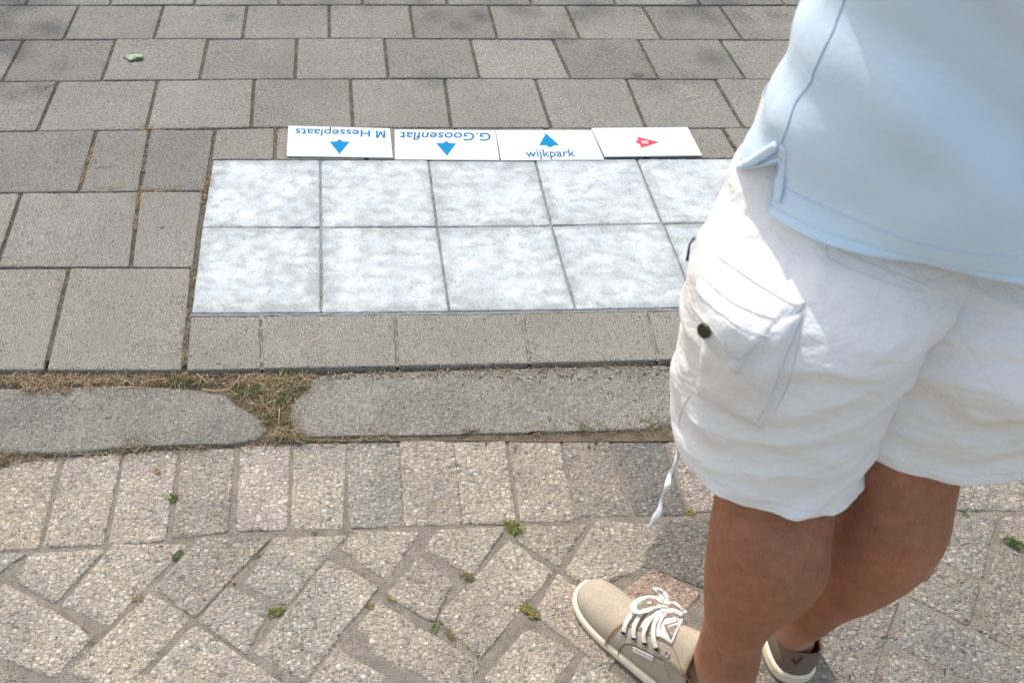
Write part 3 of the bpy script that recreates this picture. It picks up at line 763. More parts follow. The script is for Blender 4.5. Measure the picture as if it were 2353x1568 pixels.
M_twigd = plain('dark_twig', (.07, .055, .045), .9, nz=.4, nscale=500)
M_twigg = plain('weathered_grey_twig', (.42, .41, .41), .9, nz=.6, nscale=600)
M_straw = plain('straw_stem', (.52, .38, .20), .85, nz=.3, nscale=500)
def twig(pts, r, mat, lab, cat='twig', z=Z_C, lift=.002, group=None):
    P = [at(u, v, z + lift + (l if l else 0)) for u, v, l in pts]
    o0 = P[0].copy(); Q = smoothpath([p - o0 for p in P], 4)
    rr = [r * (1 - .55 * i / len(Q)) * random.uniform(.85, 1.15) for i in range(len(Q))]
    o = tube(Q, rr, mat, cat, seg=6); o.location = o0
    return tag(o, lab, 'twig', group)
def zz(n, *pts): return [(cr(n, x, y)[0], cr(n, x, y)[1], l) for x, y, l in pts]
twig(zz(6, (1715, 905, 0), (1780, 868, .003), (1860, 848, .006), (1940, 845, .006), (2005, 850, .002)), .0011, M_twigg, 'grey curved twig lying just beyond the sneaker toe')
twig(zz(9, (1712, 912, 0), (1745, 880, .002), (1795, 832, .002)), .0032, plain('pale_brown_stick', (.45, .30, .17), .9, nz=.4), 'thick pale brown stick on the grey cobbles right of the legs')
twig(zz(9, (1445, 1275, 0), (1520, 1255, .002), (1588, 1222, .002)), .0011, M_twig, 'thin reddish twig on the cobbles at the bottom right')
twig(zz(4, (320, 955, .004), (380, 940, .010), (440, 925, .014)), .0010, plain('orange_stem', (.50, .25, .10), .8), 'orange stem leaning on the tile edge under the white block', z=Z_K)
twig(zz(4, (745, 1395, .002), (810, 1375, .004), (890, 1350, .004)), .0020, M_twigd, 'dark crossed twig between kerb and cobbles, lower one', z=Z_C + .004)
twig(zz(4, (770, 1352, .002), (830, 1358, .003), (885, 1355, .004)), .0013, M_twig, 'brown twig crossing the dark one between kerb and cobbles', z=Z_C + .006)
twig(zz(1, (605, 1070, 0), (660, 1060, .002), (750, 1050, .001)), .0009, M_twigd, 'thin dark twig on the small tile at the left of the white block', z=Z_T)
twig(zz(1, (890, 1095, .002), (925, 1093, .003)), .0028, M_twigd, 'stubby dark twig on the joint left of the white block', z=Z_T)
twig(zz(1, (355, 1035, 0), (365, 1005, .002)), .0009, M_twig, 'short brown twig alone on a dark grey tile, left', z=Z_T)
twig(zz(3, (1018, 78, 0), (1045, 62, .002)), .0014, M_twigd, 'short dark twig on the narrow tile left of the white block', z=Z_T)
twig(zz(5, (510, 1205, .001), (572, 1255, .002)), .0014, M_twig, 'reddish straight twig in a cobble joint at the lower left')
twig(zz(1, (285, 560, .001), (325, 542, .002), (370, 535, .001)), .0010, M_twig, 'brown twig across a joint at the upper left', z=Z_T)
twig(zz(2, (1470, 175, .001), (1488, 125, .003), (1500, 65, .002)), .0009, M_twig, 'brown twig lying along a joint at the top right of the tiles', z=Z_T)
twig(zz(2, (2195, 622, 0), (2240, 612, .002), (2290, 608, .001)), .0013, plain('bleached_stem', (.56, .48, .38), .9), 'bleached stem on a tile left of the shirt', z=Z_T)
twig(zz(3, (1880, 1355, .002), (1930, 1360, .002), (2000, 1378, .002)), .0012, M_twig, 'brown twig at the foot of the weedy kerb gap', z=Z_K)
twig(zz(3, (1285, 1098, .003), (1370, 1108, .004), (1450, 1095, .006), (1500, 1050, .006), (1525, 1005, .004)), .0012, M_straw, 'long curved straw stem on the kerb left of the weedy gap', z=Z_K, lift=.003)
twig(zz(3, (1250, 1000, .004), (1325, 1065, .004)), .0011, M_straw, 'straight straw stem beside the curved one at the kerb', z=Z_K, lift=.004)
twig(zz(3, (1775, 1220, .006), (1768, 1325, .004)), .0010, M_straw, 'upright straw stem in the middle of the weedy gap', z=Z_K, lift=.006)
twig(zz(3, (1975, 795, .001), (2015, 775, .004), (2035, 760, .006)), .0010, M_straw, 'frayed straw tuft stem on the cut tile below the white block', z=Z_T)
twig(zz(6, (845, 52, 0), (905, 60, .001)), .0011, M_twigg, 'short white twig on an upright cobble in the middle of the course')
twig(zz(6, (690, 70, 0), (718, 88, .001)), .0012, M_twigg, 'tiny white twig by a joint of the upright course')
# green leaf
def leaf_obj():
    P = [(-1, .10), (-.72, .22), (-.45, .30), (-.1, .42), (.35, .45), (.8, .36), (1, .05), (.9, -.30), (.75, -.12), (.5, -.42), (.3, -.25), (.05, -.52), (-.25, -.42), (-.55, -.12), (-.8, .0)]
    V = [(0, 0, .006)]; s = .036
    for x, y in P: V.append((x * s, y * s * 1.25, .003 + .004 * abs(y) + .004 * (x > .6)))
    for i in range(len(P)): V.append((V[i + 1][0] * .5, V[i + 1][1] * .5, V[i + 1][2] * .6 + .004))
    n = len(P); F = []
    for i in range(n):
        j = (i + 1) % n; F += [(1 + i, 1 + j, 1 + n + j, 1 + n + i), (1 + n + i, 1 + n + j, 0)]
    o = mesh_obj('leaf', V, F, plain('pale_green_leaf', (.26, .38, .22), .6, nz=.3, nscale=120), None, True)
    o.location = at(305, 135, .002); o.rotation_euler = (0, 0, -.1)
    md = o.modifiers.new('thick', 'SOLIDIFY'); md.thickness = .0006
    v = tube([Vector((-.034, .004, .006)), Vector((0, .0, .0085)), Vector((.03, .002, .006))], .0005, M_straw, 'leaf_vein', o)
    tag(o, 'pale green torn leaf lying on a grey tile at the upper left', 'leaf')
leaf_obj()
def bud(u, v, r, colr, lab):
    b = Blades(); p0 = at(u, v, Z_C + .001)
    for k in range(9): b.leaf((0, 0, 0), k * .75, .55 + .1 * (k % 3), r, r * .9, vary(colr))
    o = b.build('seed_husk', M_debris); o.location = p0; tag(o, lab, 'husk')
bud(*c5(1000, 232), .008, (.45, .24, .12), 'curled brown husk on the third upright cobble from the left')
bud(*c5(1482, 922), .006, (.62, .30, .18), 'orange chip in a joint left of the herringbone')
bud(*c5(545 + 1370, 1345), .005, (.42, .26, .15), 'small brown husk on a pale cobble, lower middle left')
bud(*cr(4, 1385 + 150, 1300), .008, (.55, .36, .2), 'tan leaf scrap between kerb and cobbles by the dark green weeds')
# dark round chewing gum on the upper tiles
gv = []; gf = []
for k in range(14): a = k * 2 * math.pi / 14; gv.append((.022 * math.cos(a) * (1 + .15 * math.sin(3 * a)), .016 * math.sin(a), .0)); 
for k in range(14): gv.append((gv[k][0] * .75, gv[k][1] * .75, .0018))
gf = [(k, (k + 1) % 14, 14 + (k + 1) % 14, 14 + k) for k in range(14)] + [tuple(range(14, 28))]
g_ = mesh_obj('chewing_gum', gv, gf, plain('old_gum', (.085, .085, .083), .8, nz=.4), None, True); g_.location = at(*cr(2, 1892, 478), .0006)
tag(g_, 'flat dark grey blob of chewing gum on a tile left of the shirt', 'gum')

# ------------------------------------------------------------------ signs
SCZ = .595 / 1.4103
def zs(x, y): return (900 / 1.4103 + x * SCZ, 380 / 1.4103 + y * SCZ)
def fontmesh(txt, name, mat, bold=0.0, shear=0):
    cu = bpy.data.curves.new('t', 'FONT'); cu.body = txt; cu.resolution_u = 6; cu.offset = bold; cu.shear = shear
    ob = bpy.data.objects.new('t', cu); me = bpy.data.meshes.new_from_object(ob); bpy.data.objects.remove(ob)
    me.name = name; me.materials.clear(); me.materials.append(mat); return me
def sign(corners, z, label, build):
    TH_ = .0035
    q = [at(*zs(x, y), z + TH_) for x, y in corners]      # TL TR BR BL seen in the photograph
    c = sum(q, Vector()) / 4; root = empty('direction_sign', (c.x, c.y, z))
    tag(root, label, 'sign', 'white direction signs laid out in a row')
    V = [(p.x - c.x, p.y - c.y, zz_) for zz_ in (0, TH_) for p in q]
    # bevelled panel
    bm = bmesh.new(); vs = [bm.verts.new(v) for v in V]
    bm.faces.new(vs[0:4]); bm.faces.new(vs[4:8][::-1])
    for k in range(4): bm.faces.new((vs[k], vs[(k + 1) % 4], vs[4 + (k + 1) % 4], vs[4 + k]))
    bmesh.ops.recalc_face_normals(bm, faces=bm.faces)
    bmesh.ops.bevel(bm, geom=[e for e in bm.edges], offset=.0005, segments=2, affect='EDGES')
    me = bpy.data.meshes.new('panel'); bm.to_mesh(me); bm.free(); me.materials.append(M_sign); me.materials.append(M_signedge)
    for p in me.polygons: p.material_index = 1 if abs(p.normal.z) < .5 else 0
    link(bpy.data.objects.new('panel', me), root)
    def loc(x, y, dz=.0003): 
        p = at(*zs(x, y), z + TH_ + dz); return Vector((p.x - c.x, p.y - c.y, TH_ + dz))
    def poly(name, pts, mat, dz=.0003):
        mesh_obj(name, [loc(x, y, dz) for x, y in pts], [tuple(range(len(pts)))[::-1]], mat, root)
    def text(name, txt, mat, o, ex, ey, bold=0, upper=None):
        # o: photo position of the baseline start, ex: baseline end, ey: photo position of cap height above the start
        me = fontmesh(txt, name, mat, bold + .004); xs = [v.co.x for v in me.vertices]; ys = [v.co.y for v in me.vertices]
        capm = fontmesh(upper or 'H', 'c', mat); ch = max(v.co.y for v in capm.vertices); x0_ = min(xs); w = max(xs) - x0_
        O = loc(*o, .0006); X = loc(*ex, .0006) - O; Y = loc(*ey, .0006) - O
        for v in me.vertices:
            p = O + X * ((v.co.x - x0_) / w) + Y * (v.co.y / ch); v.co = (p.x, p.y, p.z)
        if (X.cross(Y)).z < 0: me.flip_normals()
        bpy.data.meshes.remove(capm); link(bpy.data.objects.new(name, me), root)
    def glyph(name, pts, mat, o, ex, ey):       # block letter given in its own box
        O = loc(*o, .0006); X = loc(*ex, .0006) - O; Y = loc(*ey, .0006) - O
        me = bpy.data.meshes.new(name); bmg = bmesh.new(); vs_ = [bmg.verts.new(O + X * a + Y * b) for a, b in pts]; f_ = bmg.faces.new(vs_)
        f_.normal_update()
        if f_.normal.z < 0: bmesh.ops.reverse_faces(bmg, faces=[f_])
        bmesh.ops.triangulate(bmg, faces=bmg.faces[:]); bmg.to_mesh(me); bmg.free(); me.materials.append(mat); link(bpy.data.objects.new(name, me), root)
    build(poly, text, glyph)
zbase = .0006
def s1(poly, text, glyph):
    poly('arrow', [(281, 132), (318, 132), (336, 119), (355, 132), (392, 133), (336, 201)], M_blue)
    glyph('lettering', [(0, 0), (0, 1), (.26, 1), (.5, .38), (.74, 1), (1, 1), (1, 0), (.80, 0), (.80, .72), (.58, .10), (.42, .10), (.20, .72), (.20, 0)], M_blue2, (585, 72), (534, 73), (586, 111))
    text('lettering', 'Hesseplaats', M_blue2, (503, 70), (98, 62), (502, 106), .004)
def s2(poly, text, glyph):
    poly('arrow', [(861, 141), (898, 141), (916, 129), (934, 141), (971, 142), (921, 210)], M_blue)
    text('lettering', 'G.Goosenflat', M_blue2, (1160, 86), (668, 80), (1157, 127), .004)
def s3(poly, text, glyph):
    poly('arrow', [(1459, 87), (1532, 152), (1505, 153), (1483, 165), (1460, 153), (1423, 153)], M_blue)
    text('lettering', 'wijkpark', M_blue2, (1352, 216), (1622, 213), (1345, 176), .004)
def s4(poly, text, glyph):
    poly('arrow', [(1954, 106), (1963, 123), (1946, 134), (1972, 148), (1979, 167), (2077, 136)], M_red)
    glyph('lettering', [(0, 0), (0, 1), (.26, 1), (.76, .34), (.76, 1), (1, 1), (1, 0), (.74, 0), (.24, .66), (.24, 0)], M_label2, (1981, 143), (1978, 129), (2019, 142))
M_label2 = plain('white_print', (.60, .60, .62), .3, bd=0)
sign([(57, 46), (610, 60), (626, 219), (48, 211)], zbase, 'white sign reading M Hesseplaats upside down, leftmost of the row', s1)
sign([(636, 67), (1183, 71), (1207, 233), (638, 229)], zbase, 'white sign reading G.Goosenflat upside down', s2)
sign([(1186, 70), (1708, 70), (1778, 231), (1216, 234)], zbase, 'white sign reading wijkpark with the arrow above the word', s3)
sign([(1706, 58), (2232, 54), (2311, 207), (1780, 214)], zbase + .0040, 'white sign with only a small red north arrow marked N', s4)

# ------------------------------------------------------------------ person
def loft(rings, M=72, sub=8, disp=None, cap0=False, cap1=False):
    """rings: list of (C, A, B[, power]); returns verts, faces, M"""
    pts = []
    n = len(rings)
    def cm(a, b, c, d, t): return .5 * ((2 * b) + (c - a) * t + (2 * a - 5 * b + 4 * c - d) * t * t + (3 * b - a - 3 * c + d) * t ** 3)
    seq = []
    for i in range(n - 1):
        for k in range(sub):
            t = k / sub; r = []
            for c_ in range(3): r.append(cm(rings[max(0, i - 1)][c_], rings[i][c_], rings[i + 1][c_], rings[min(n - 1, i + 2)][c_], t))
            seq.append(r)
    seq.append([rings[-1][c_] for c_ in range(3)])
    V = []; N = len(seq)
    for i, (C_, A_, B_) in enumerate(seq):
        for k in range(M):
            a = 2 * math.pi * k / M
            p = C_ + A_ * math.cos(a) + B_ * math.sin(a)
            if disp:
                nn = (A_.normalized() * math.cos(a) * B_.length + B_.normalized() * math.sin(a) * A_.length).normalized()
                p = p + nn * disp(p, a, i / (N - 1), nn)
            V.append(p)
    F = []
    for i in range(N - 1):
        for k in range(M):
            l = (k + 1) % M; F.append((i * M + k, i * M + l, (i + 1) * M + l, (i + 1) * M + k))
    if cap0: F.append(tuple(range(M)))
    if cap1: F.append(tuple((N - 1) * M + k for k in range(M))[::-1])
    return V, F
def pr(L, Rr, b, zt=None, away=(0, 1, 0)):       # ring from its left and right extremes, (u,v,depth)
    a = atd(*L); c = atd(*Rr); C_ = (a + c) / 2; A_ = (c - a) / 2
    w = Vector(away); w = (w - A_.normalized() * w.dot(A_.normalized())).normalized()
    return (C_, A_, w * b)
def wr(x, y, z, a, b, yaw=0, tl=0):
    c_, s_ = math.cos(yaw), math.sin(yaw)
    return (Vector((x, y, z)), Vector((c_, s_, tl)) * a, Vector((-s_, c_, 0)) * b)
person = empty('person', (.64, .72, 0))
tag(person, 'person seen from behind in pale blue polo shirt, white cargo shorts and beige sneakers', 'person')
def child(o, par=person):
    o.parent = par
    if par is person: o.matrix_parent_inverse = Matrix.Translation(-person.location)
    return o

parts = []
def addp(v_f): parts.append(v_f)
# left leg (down the left side of the picture)
legL = [pr((1705, 560, 1.0), (1975, 560, 1.0), .075), pr((1672, 800, 1.07), (1965, 830, 1.07), .070), pr((1652, 1000, 1.12), (1935, 1060, 1.12), .062),
        pr((1640, 1150, 1.14), (1908, 1222, 1.14), .066), pr((1628, 1235, 1.165), (1902, 1292, 1.165), .069), pr((1620, 1310, 1.205), (1852, 1350, 1.205), .062),
        pr((1617, 1375, 1.265), (1788, 1404, 1.265), .051), pr((1617, 1425, 1.325), (1755, 1458, 1.325), .044),
        pr((1606, 1472, 1.385), (1746, 1508, 1.385), .042), pr((1594, 1515, 1.425), (1736, 1550, 1.425), .043), pr((1604, 1560, 1.47), (1722, 1588, 1.47), .040), pr((1615, 1590, 1.50), (1710, 1610, 1.50), .034)]
addp(loft(legL, 48, 5, cap0=True, cap1=True))
legR = [pr((1980, 500, 1.0), (2230, 500, 1.0), .075), pr((1990, 760, 1.04), (2235, 780, 1.04), .070), pr((1985, 960, 1.10), (2215, 985, 1.10), .060),
        pr((1955, 1085, 1.14), (2190, 1125, 1.14), .063), pr((1928, 1160, 1.17), (2172, 1200, 1.17), .070), pr((1895, 1232, 1.22), (2122, 1272, 1.22), .067),
        pr((1865, 1300, 1.295), (2030, 1342, 1.295), .058), pr((1835, 1350, 1.365), (1955, 1385, 1.365), .046), pr((1805, 1400, 1.445), (1900, 1425, 1.445), .040),
        pr((1787, 1440, 1.505), (1862, 1447, 1.505), .034), pr((1784, 1470, 1.555), (1848, 1474, 1.555), .028)]
addp(loft(legR, 48, 5, cap0=True, cap1=True))
def footpart(origin, ang):
    Mx = Matrix.Translation(origin) @ Matrix.Rotation(ang, 4, 'Z'); q = Mx.to_3x3()
    rr = []
    for y, z, a, b in ((.010, .050, .012, .02), (.022, .055, .022, .040), (.055, .060, .025, .050), (.085, .060, .025, .050), (.115, .055, .027, .042), (.15, .052, .033, .034), (.20, .040, .034, .022), (.25, .036, .030, .013), (.27, .034, .02, .008)):
        rr.append((Mx @ Vector((0, y, z)), q @ Vector((a, 0, 0)), Vector((0, 0, b))))
    return loft(rr, 28, 4, cap0=True, cap1=True)
FEET = [(Vector((.640, .612, Z_C + .001)), math.atan2(.178, .242)), (Vector((.788, .692, Z_C + .001)), R(0))]
for f_ in FEET: addp(footpart(*f_))
def seg(p0, p1, r0, r1, M=20):
    p0 = Vector(p0); p1 = Vector(p1); t = (p1 - p0).normalized(); s_ = t.cross(Vector((0, 0, 1)) if abs(t.z) < .9 else Vector((0, 1, 0))).normalized(); b_ = t.cross(s_)
    rr = [(p0 - t * r0 * .8, s_ * r0 * .5, b_ * r0 * .5), (p0, s_ * r0, b_ * r0), (p0.lerp(p1, .4), s_ * (r0 * .55 + r1 * .5), b_ * (r0 * .55 + r1 * .5)), (p1, s_ * r1, b_ * r1), (p1 + t * r1 * .8, s_ * r1 * .5, b_ * r1 * .5)]
    return loft(rr, M, 4, cap0=True, cap1=True)
# pelvis, torso, neck, head
TX, TY = .635, .770
addp(loft([wr(TX - .01, .77, .82, .10, .055), wr(TX - .01, .775, .90, .150, .075), wr(TX, .775, .98, .160, .088), wr(TX, .77, 1.10, .160, .10), wr(TX, .775, 1.28, .175, .105), wr(TX, .78, 1.40, .165, .09), wr(TX, .79, 1.46, .085, .06), wr(TX, .80, 1.50, .058, .058), wr(TX, .815, 1.56, .055, .058)], 48, 5, cap0=True, cap1=True))
hd = Vector((TX, .855, 1.645))
def head():
    V = []; F = []; n, m = 30, 40
    for i in range(n + 1):
        th_ = math.pi * i / n
        for k in range(m):
            a = 2 * math.pi * k / m; x = math.sin(th_) * math.cos(a); y = math.sin(th_) * math.sin(a); z = math.cos(th_)
            r = 1.0
            px, py, pz = x * .075 * (1 - .12 * max(0, -z)), y * .098, z * .118
            front = max(0, y)
            py += .022 * math.exp(-((x / .16) ** 2 + ((z + .12) / .14) ** 2)) * (front > 0)         # nose
            py -= .010 * (math.exp(-(((abs(x) - .38) / .16) ** 2 + ((z - .02) / .10) ** 2))) * (front > 0)  # eye sockets
            py += .005 * math.exp(-((x / .3) ** 2 + ((z + .45) / .08) ** 2)) * (front > 0)        # lips
            py += .010 * math.exp(-((x / .3) ** 2 + ((z + .78) / .18) ** 2)) * (front > 0)        # chin
            V.append(Vector((px, py * .98, pz - .012 * front * max(0, -z))) )
    rot = Matrix.Rotation(R(-28), 3, 'X')
    V = [rot @ v + hd for v in V]
    for i in range(n):
        for k in range(m): l = (k + 1) % m; F.append((i * m + k, (i + 1) * m + k, (i + 1) * m + l, i * m + l))
    return V, F
addp(head())
for s_ in (-1, 1):      # ears
    e = hd + Vector((s_ * .078, -.004, -.005))
    addp(loft([(e + Vector((-s_ * .012, 0, 0)), Vector((0, .014, 0)), Vector((0, 0, .026))), (e, Vector((0, .018, 0)), Vector((0, 0, .031))), (e + Vector((s_ * .010, -.006, 0)), Vector((0, .014, 0)), Vector((0, 0, .028)))], 16, 3, cap0=True, cap1=True))
# arms: bent, forearms held up in front of the chest
for s_ in (-1, 1):
    sh = Vector((TX + s_ * .175, .785, 1.385)); el = Vector((TX + s_ * .165, .95, 1.235)); wrp = Vector((TX + s_ * .07, 1.16, 1.31))
    addp(seg(sh + Vector((-s_ * .02, 0, -.01)), el, .042, .040)); addp(seg(el, wrp, .041, .027))
    d = (wrp - el).normalized(); pl = wrp + d * .085; sd_ = Vector((-s_, .2, .1)).normalized(); nn = d.cross(sd_).normalized()
    addp(loft([(wrp - d * .02, sd_ * .024, nn * .020), (wrp + d * .03, sd_ * .034, nn * .016), (pl, sd_ * .040, nn * .014), (pl + d * .008, sd_ * .034, nn * .010)], 20, 3, cap0=True, cap1=True))
    for k, L in enumerate((.068, .078, .074, .058)):
        b0 = pl + sd_ * (.029 - .0195 * k) - d * .01; b1 = b0 + d * L * .5; b2 = b1 + (d * .6 + nn * .5 * s_).normalized() * L * .5
        addp(seg(b0, b1, .0088, .008, 12)); addp(seg(b1, b2, .008, .0068, 12))
    t0 = wrp + d * .03 + sd_ * .03; t1 = t0 + (sd_ * .7 + d * .7) * .038; t2 = t1 + (d * .9 + nn * .3 * s_).normalized() * .03
    addp(seg(t0, t1, .0115, .0095, 12)); addp(seg(t1, t2, .0095, .008, 12))
V = []; F = []
for v, f in parts:
    n0 = len(V); V += v; F += [tuple(i + n0 for i in ff) for ff in f]
tmp = mesh_obj('body', V, F, M_skin); bm = bmesh.new(); bm.from_mesh(tmp.data); bmesh.ops.recalc_face_normals(bm, faces=bm.faces); bm.to_mesh(tmp.data); bm.free()
md = tmp.modifiers.new('r', 'REMESH'); md.mode = 'VOXEL'; md.voxel_size = .0045
md = tmp.modifiers.new('s', 'SMOOTH'); md.factor = .5; md.iterations = 5
dg = bpy.context.evaluated_depsgraph_get(); dg.update()
me = bpy.data.meshes.new_from_object(tmp.evaluated_get(dg)); tmp.modifiers.clear(); old = tmp.data; tmp.data = me; bpy.data.meshes.remove(old); me.name = 'body'
me.materials.clear(); me.materials.append(M_skin); me.polygons.foreach_set('use_smooth', [True] * len(me.polygons))
body = child(tmp)
# hair and eyes
V = []; F = []
n, m = 16, 36
rot = Matrix.Rotation(R(-28), 3, 'X')
for i in range(n + 1):
    for k in range(m):
        a = 2 * math.pi * k / m
        lim = 1.15 if math.sin(a) > .3 else 2.0 if math.sin(a) < -.2 else 1.15 + (.3 - math.sin(a)) / .5 * .85
        th_ = lim * i / n
        nz_ = 1 + .02 * noise.noise(Vector((math.cos(a) * 8, math.sin(a) * 8, th_ * 9)))
        V.append(rot @ Vector((math.sin(th_) * math.cos(a) * .083 * nz_, math.sin(th_) * math.sin(a) * .105 * nz_, math.cos(th_) * .127 * nz_)) + hd)
for i in range(n):
    for k in range(m): l = (k + 1) % m; F.append((i * m + k, (i + 1) * m + k, (i + 1) * m + l, i * m + l))
child(mesh_obj('hair', V, F, M_hair, None, True))

# ---- shorts: two wide legs running up into the seat
def fold(p, s=1.0, seed=0):
    q = Vector((p.x * 9 + seed, p.y * 9, p.z * 20))
    a = noise.noise(q); b = noise.noise(q * 2.3 + Vector((5, 1, 2)))
    w = noise.noise(Vector((p.x * 14, p.y * 14, p.z * 52 + 6 * noise.noise(p * 11))))
    c2 = noise.noise(Vector((p.x * 6 + p.z * 9, p.y * 6, p.z * 17 - p.x * 8)))
    c3 = noise.noise(Vector((p.x * 15 + p.z * 9 + 4, p.y * 12, p.z * 13 - p.x * 13)))
    return s * (.0060 * a + .0028 * b + .0012 * w + .0085 * (.35 - abs(c2)) + .0060 * (.3 - abs(c3)))
def disp_short(p, a, t, nn):
    d = fold(p)
    # gathered, thicker hem
    if .058 < t < .066: d -= .0013
    if t < .10:
        d += .0030 * noise.noise(Vector((math.cos(a) * 5, math.sin(a) * 5, t * 8))) * (1 - t / .10)
    return d
SL = [pr((1547, 1008, 1.135), (1982, 1068, 1.135), .094), pr((1542, 960, 1.12), (1985, 1020, 1.12), .098), pr((1556, 870, 1.09), (2022, 925, 1.08), .104), pr((1561, 790, 1.06), (2078, 830, 1.03), .110),
      pr((1572, 690, 1.03), (2140, 740, .985), .118), pr((1598, 600, .995), (2195, 640, .965), .118), pr((1655, 505, .98), (2235, 540, .96), .112), pr((1705, 410, .97), (2260, 440, .96), .100), pr((1745, 320, .955), (2270, 350, .95), .090), pr((1770, 240, .94), (2280, 270, .94), .085)]
VL, FL = loft(SL, 230, 24, disp_short)
SR = [pr((1938, 985, 1.12), (2400, 918, 1.13), .102), pr((1945, 930, 1.10), (2430, 870, 1.11), .106), pr((1965, 850, 1.06), (2475, 810, 1.07), .112), pr((2010, 760, 1.02), (2530, 760, 1.0), .120),
      pr((2050, 660, .985), (2570, 660, .985), .118), pr((2070, 560, .975), (2600, 590, .97), .108), pr((2080, 460, .965), (2620, 490, .96), .100), pr((2090, 350, .955), (2630, 380, .95), .090), pr((2095, 260, .945), (2635, 290, .94), .085)]
VR, FR = loft(SR, 230, 24, disp_short)
def hemfix(V, M=230, k=1.0):          # turn the hem under: a short inner lip
    n0 = len(V); ring = V[:M]; c = sum(ring, Vector()) / M
    V2 = list(V); F2 = []
    for j, (s_, dz) in enumerate(((.985, -.001), (.93, .003), (.82, .006))):
        for p in ring: V2.append(c + (p - c) * s_ + Vector((0, 0, dz)))
    for j in range(3):
        for i in range(M):
            l = (i + 1) % M
            a0 = i if j == 0 else n0 + (j - 1) * M + i; a1 = l if j == 0 else n0 + (j - 1) * M + l
            F2.append((a0, n0 + j * M + i, n0 + j * M + l, a1))
    return V2, F2
VL, f2 = hemfix(VL); FL = FL + f2
VR, f3 = hemfix(VR); FR = FR + f3
off = len(VL)
shorts = child(mesh_obj('cargo_shorts', VL + VR, FL + [tuple(i + off for i in f) for f in FR], M_short, None, True))
bvhS = BVHTree.FromPolygons([tuple(v) for v in VL + VR], FL + [tuple(i + off for i in f) for f in FR])
camp = Vector((0, 0, CH))
def hit(bvh, u, v, lift=.0, default=1.05):
    d = ray(u, v); dn = d.normalized()
    loc_, nn, idx, dist = bvh.ray_cast(camp, dn, 3.0)
    if loc_ is None: return camp + d * default - dn * lift, -dn
    if nn.dot(dn) > 0: nn = -nn
    return loc_ + nn * lift, nn
def near_hit(bvh, u, v, lift, cen):    # like hit; past the outline it takes the closest surface point towards cen
    for k in range(14):
        t = k / 14; uu = u + (cen[0] - u) * t; vv = v + (cen[1] - v) * t
        d = ray(uu, vv).normalized(); l, nn, i, ds = bvh.ray_cast(camp, d, 3.0)
        if l is not None:
            if nn.dot(d) > 0: nn = -nn
            if t > 0:
                r0 = ray(u, v); tt = (l - camp).dot(r0) / r0.dot(r0); l = camp + r0 * tt
            return l + nn * lift, nn
    return camp + ray(u, v) * 1.0, Vector((0, -1, 0))
def sub(o, par): o.parent = par; return o
def patch(name, quad, mat, par, bvh, lift, n=26, m=22, amp=.003, edge=.004, freq=60, seedv=0, bul=0.0, prof_t=None, out=None):
    """quad TL TR BR BL (may be polylines) in photo px, dropped on the surface below and padded out into a solid piece"""
    cen = (sum(p[0] for p in quad) / 4, sum(p[1] for p in quad) / 4)
    V = []; NN = []
    avn = Vector()
    for fx, fy in ((0, 0), (-.25, 0), (.25, 0), (0, -.25), (0, .25)):
        avn += near_hit(bvh, cen[0] + fx * (quad[1][0] - quad[0][0]), cen[1] + fy * (quad[3][1] - quad[0][1]), 0, cen)[1]
    avn.normalize()
    if out: avn = Vector(out).normalized()
    for j in range(m + 1):
        for i in range(n + 1):
            s_, t = i / n, j / m
            u = (quad[0][0] * (1 - s_) + quad[1][0] * s_) * (1 - t) + (quad[3][0] * (1 - s_) + quad[2][0] * s_) * t
            v = (quad[0][1] * (1 - s_) + quad[1][1] * s_) * (1 - t) + (quad[3][1] * (1 - s_) + quad[2][1] * s_) * t
            p, nn = near_hit(bvh, u, v, 0, cen)
            nn = avn.lerp(nn, .18).normalized()
            e = min(s_, 1 - s_, t, 1 - t)
            prof = min(1, e * 12) ** .5
            h = lift * (.25 + .75 * prof) + bul * (4 * s_ * (1 - s_) * 4 * t * (1 - t)) ** .6
            if prof_t: h = prof_t(t) * prof ** .7 * (.75 + .25 * math.sin(math.pi * s_)) + .002
            h += amp * noise.noise(p * freq + Vector((seedv, 0, 0))) * prof + amp * .5 * noise.noise(p * freq * 2.4)
            if .05 < e < .085: h -= edge * .4
            V.append(p + nn * h); NN.append(nn)
    # smooth normals issue is small; close the rim down to the cloth
    F = []
    for j in range(m):
        for i in range(n):
            a = j * (n + 1) + i; F.append((a, a + n + 1, a + n + 2, a + 1))
    rim = [i for i in range(n + 1)] + [j * (n + 1) + n for j in range(1, m + 1)] + [m * (n + 1) + i for i in range(n - 1, -1, -1)] + [j * (n + 1) for j in range(m - 1, 0, -1)]
    n0 = len(V)
    for r in rim: V.append(V[r] - NN[r] * (lift + .006))
    for k in range(len(rim)):
        l = (k + 1) % len(rim); F.append((rim[k], rim[l], n0 + l, n0 + k))
    o = mesh_obj(name, V, F, mat, None, True); sub(o, par)
    bm = bmesh.new(); bm.from_mesh(o.data); bmesh.ops.recalc_face_normals(bm, faces=bm.faces); bm.to_mesh(o.data); bm.free()
    return o
def meshbvh(o):
    return BVHTree.FromPolygons([tuple(v.co) for v in o.data.vertices], [tuple(p.vertices) for p in o.data.polygons])
def line_on(bvh, pts, r, mat, name, par, lift=.001, m=6, dash=None):
    P = smoothpath([Vector((u, v, 0)) for u, v in pts], m)
    Q = []; U = []
    cen = pts[len(pts) // 2]
    for p in P:
        q, nn = near_hit(bvh, p.x, p.y, lift, cen); Q.append(q); U.append(nn)
    o = tube(Q, r, mat, name, None, 6, flat=(r, r * .5), up=U); return sub(o, par)
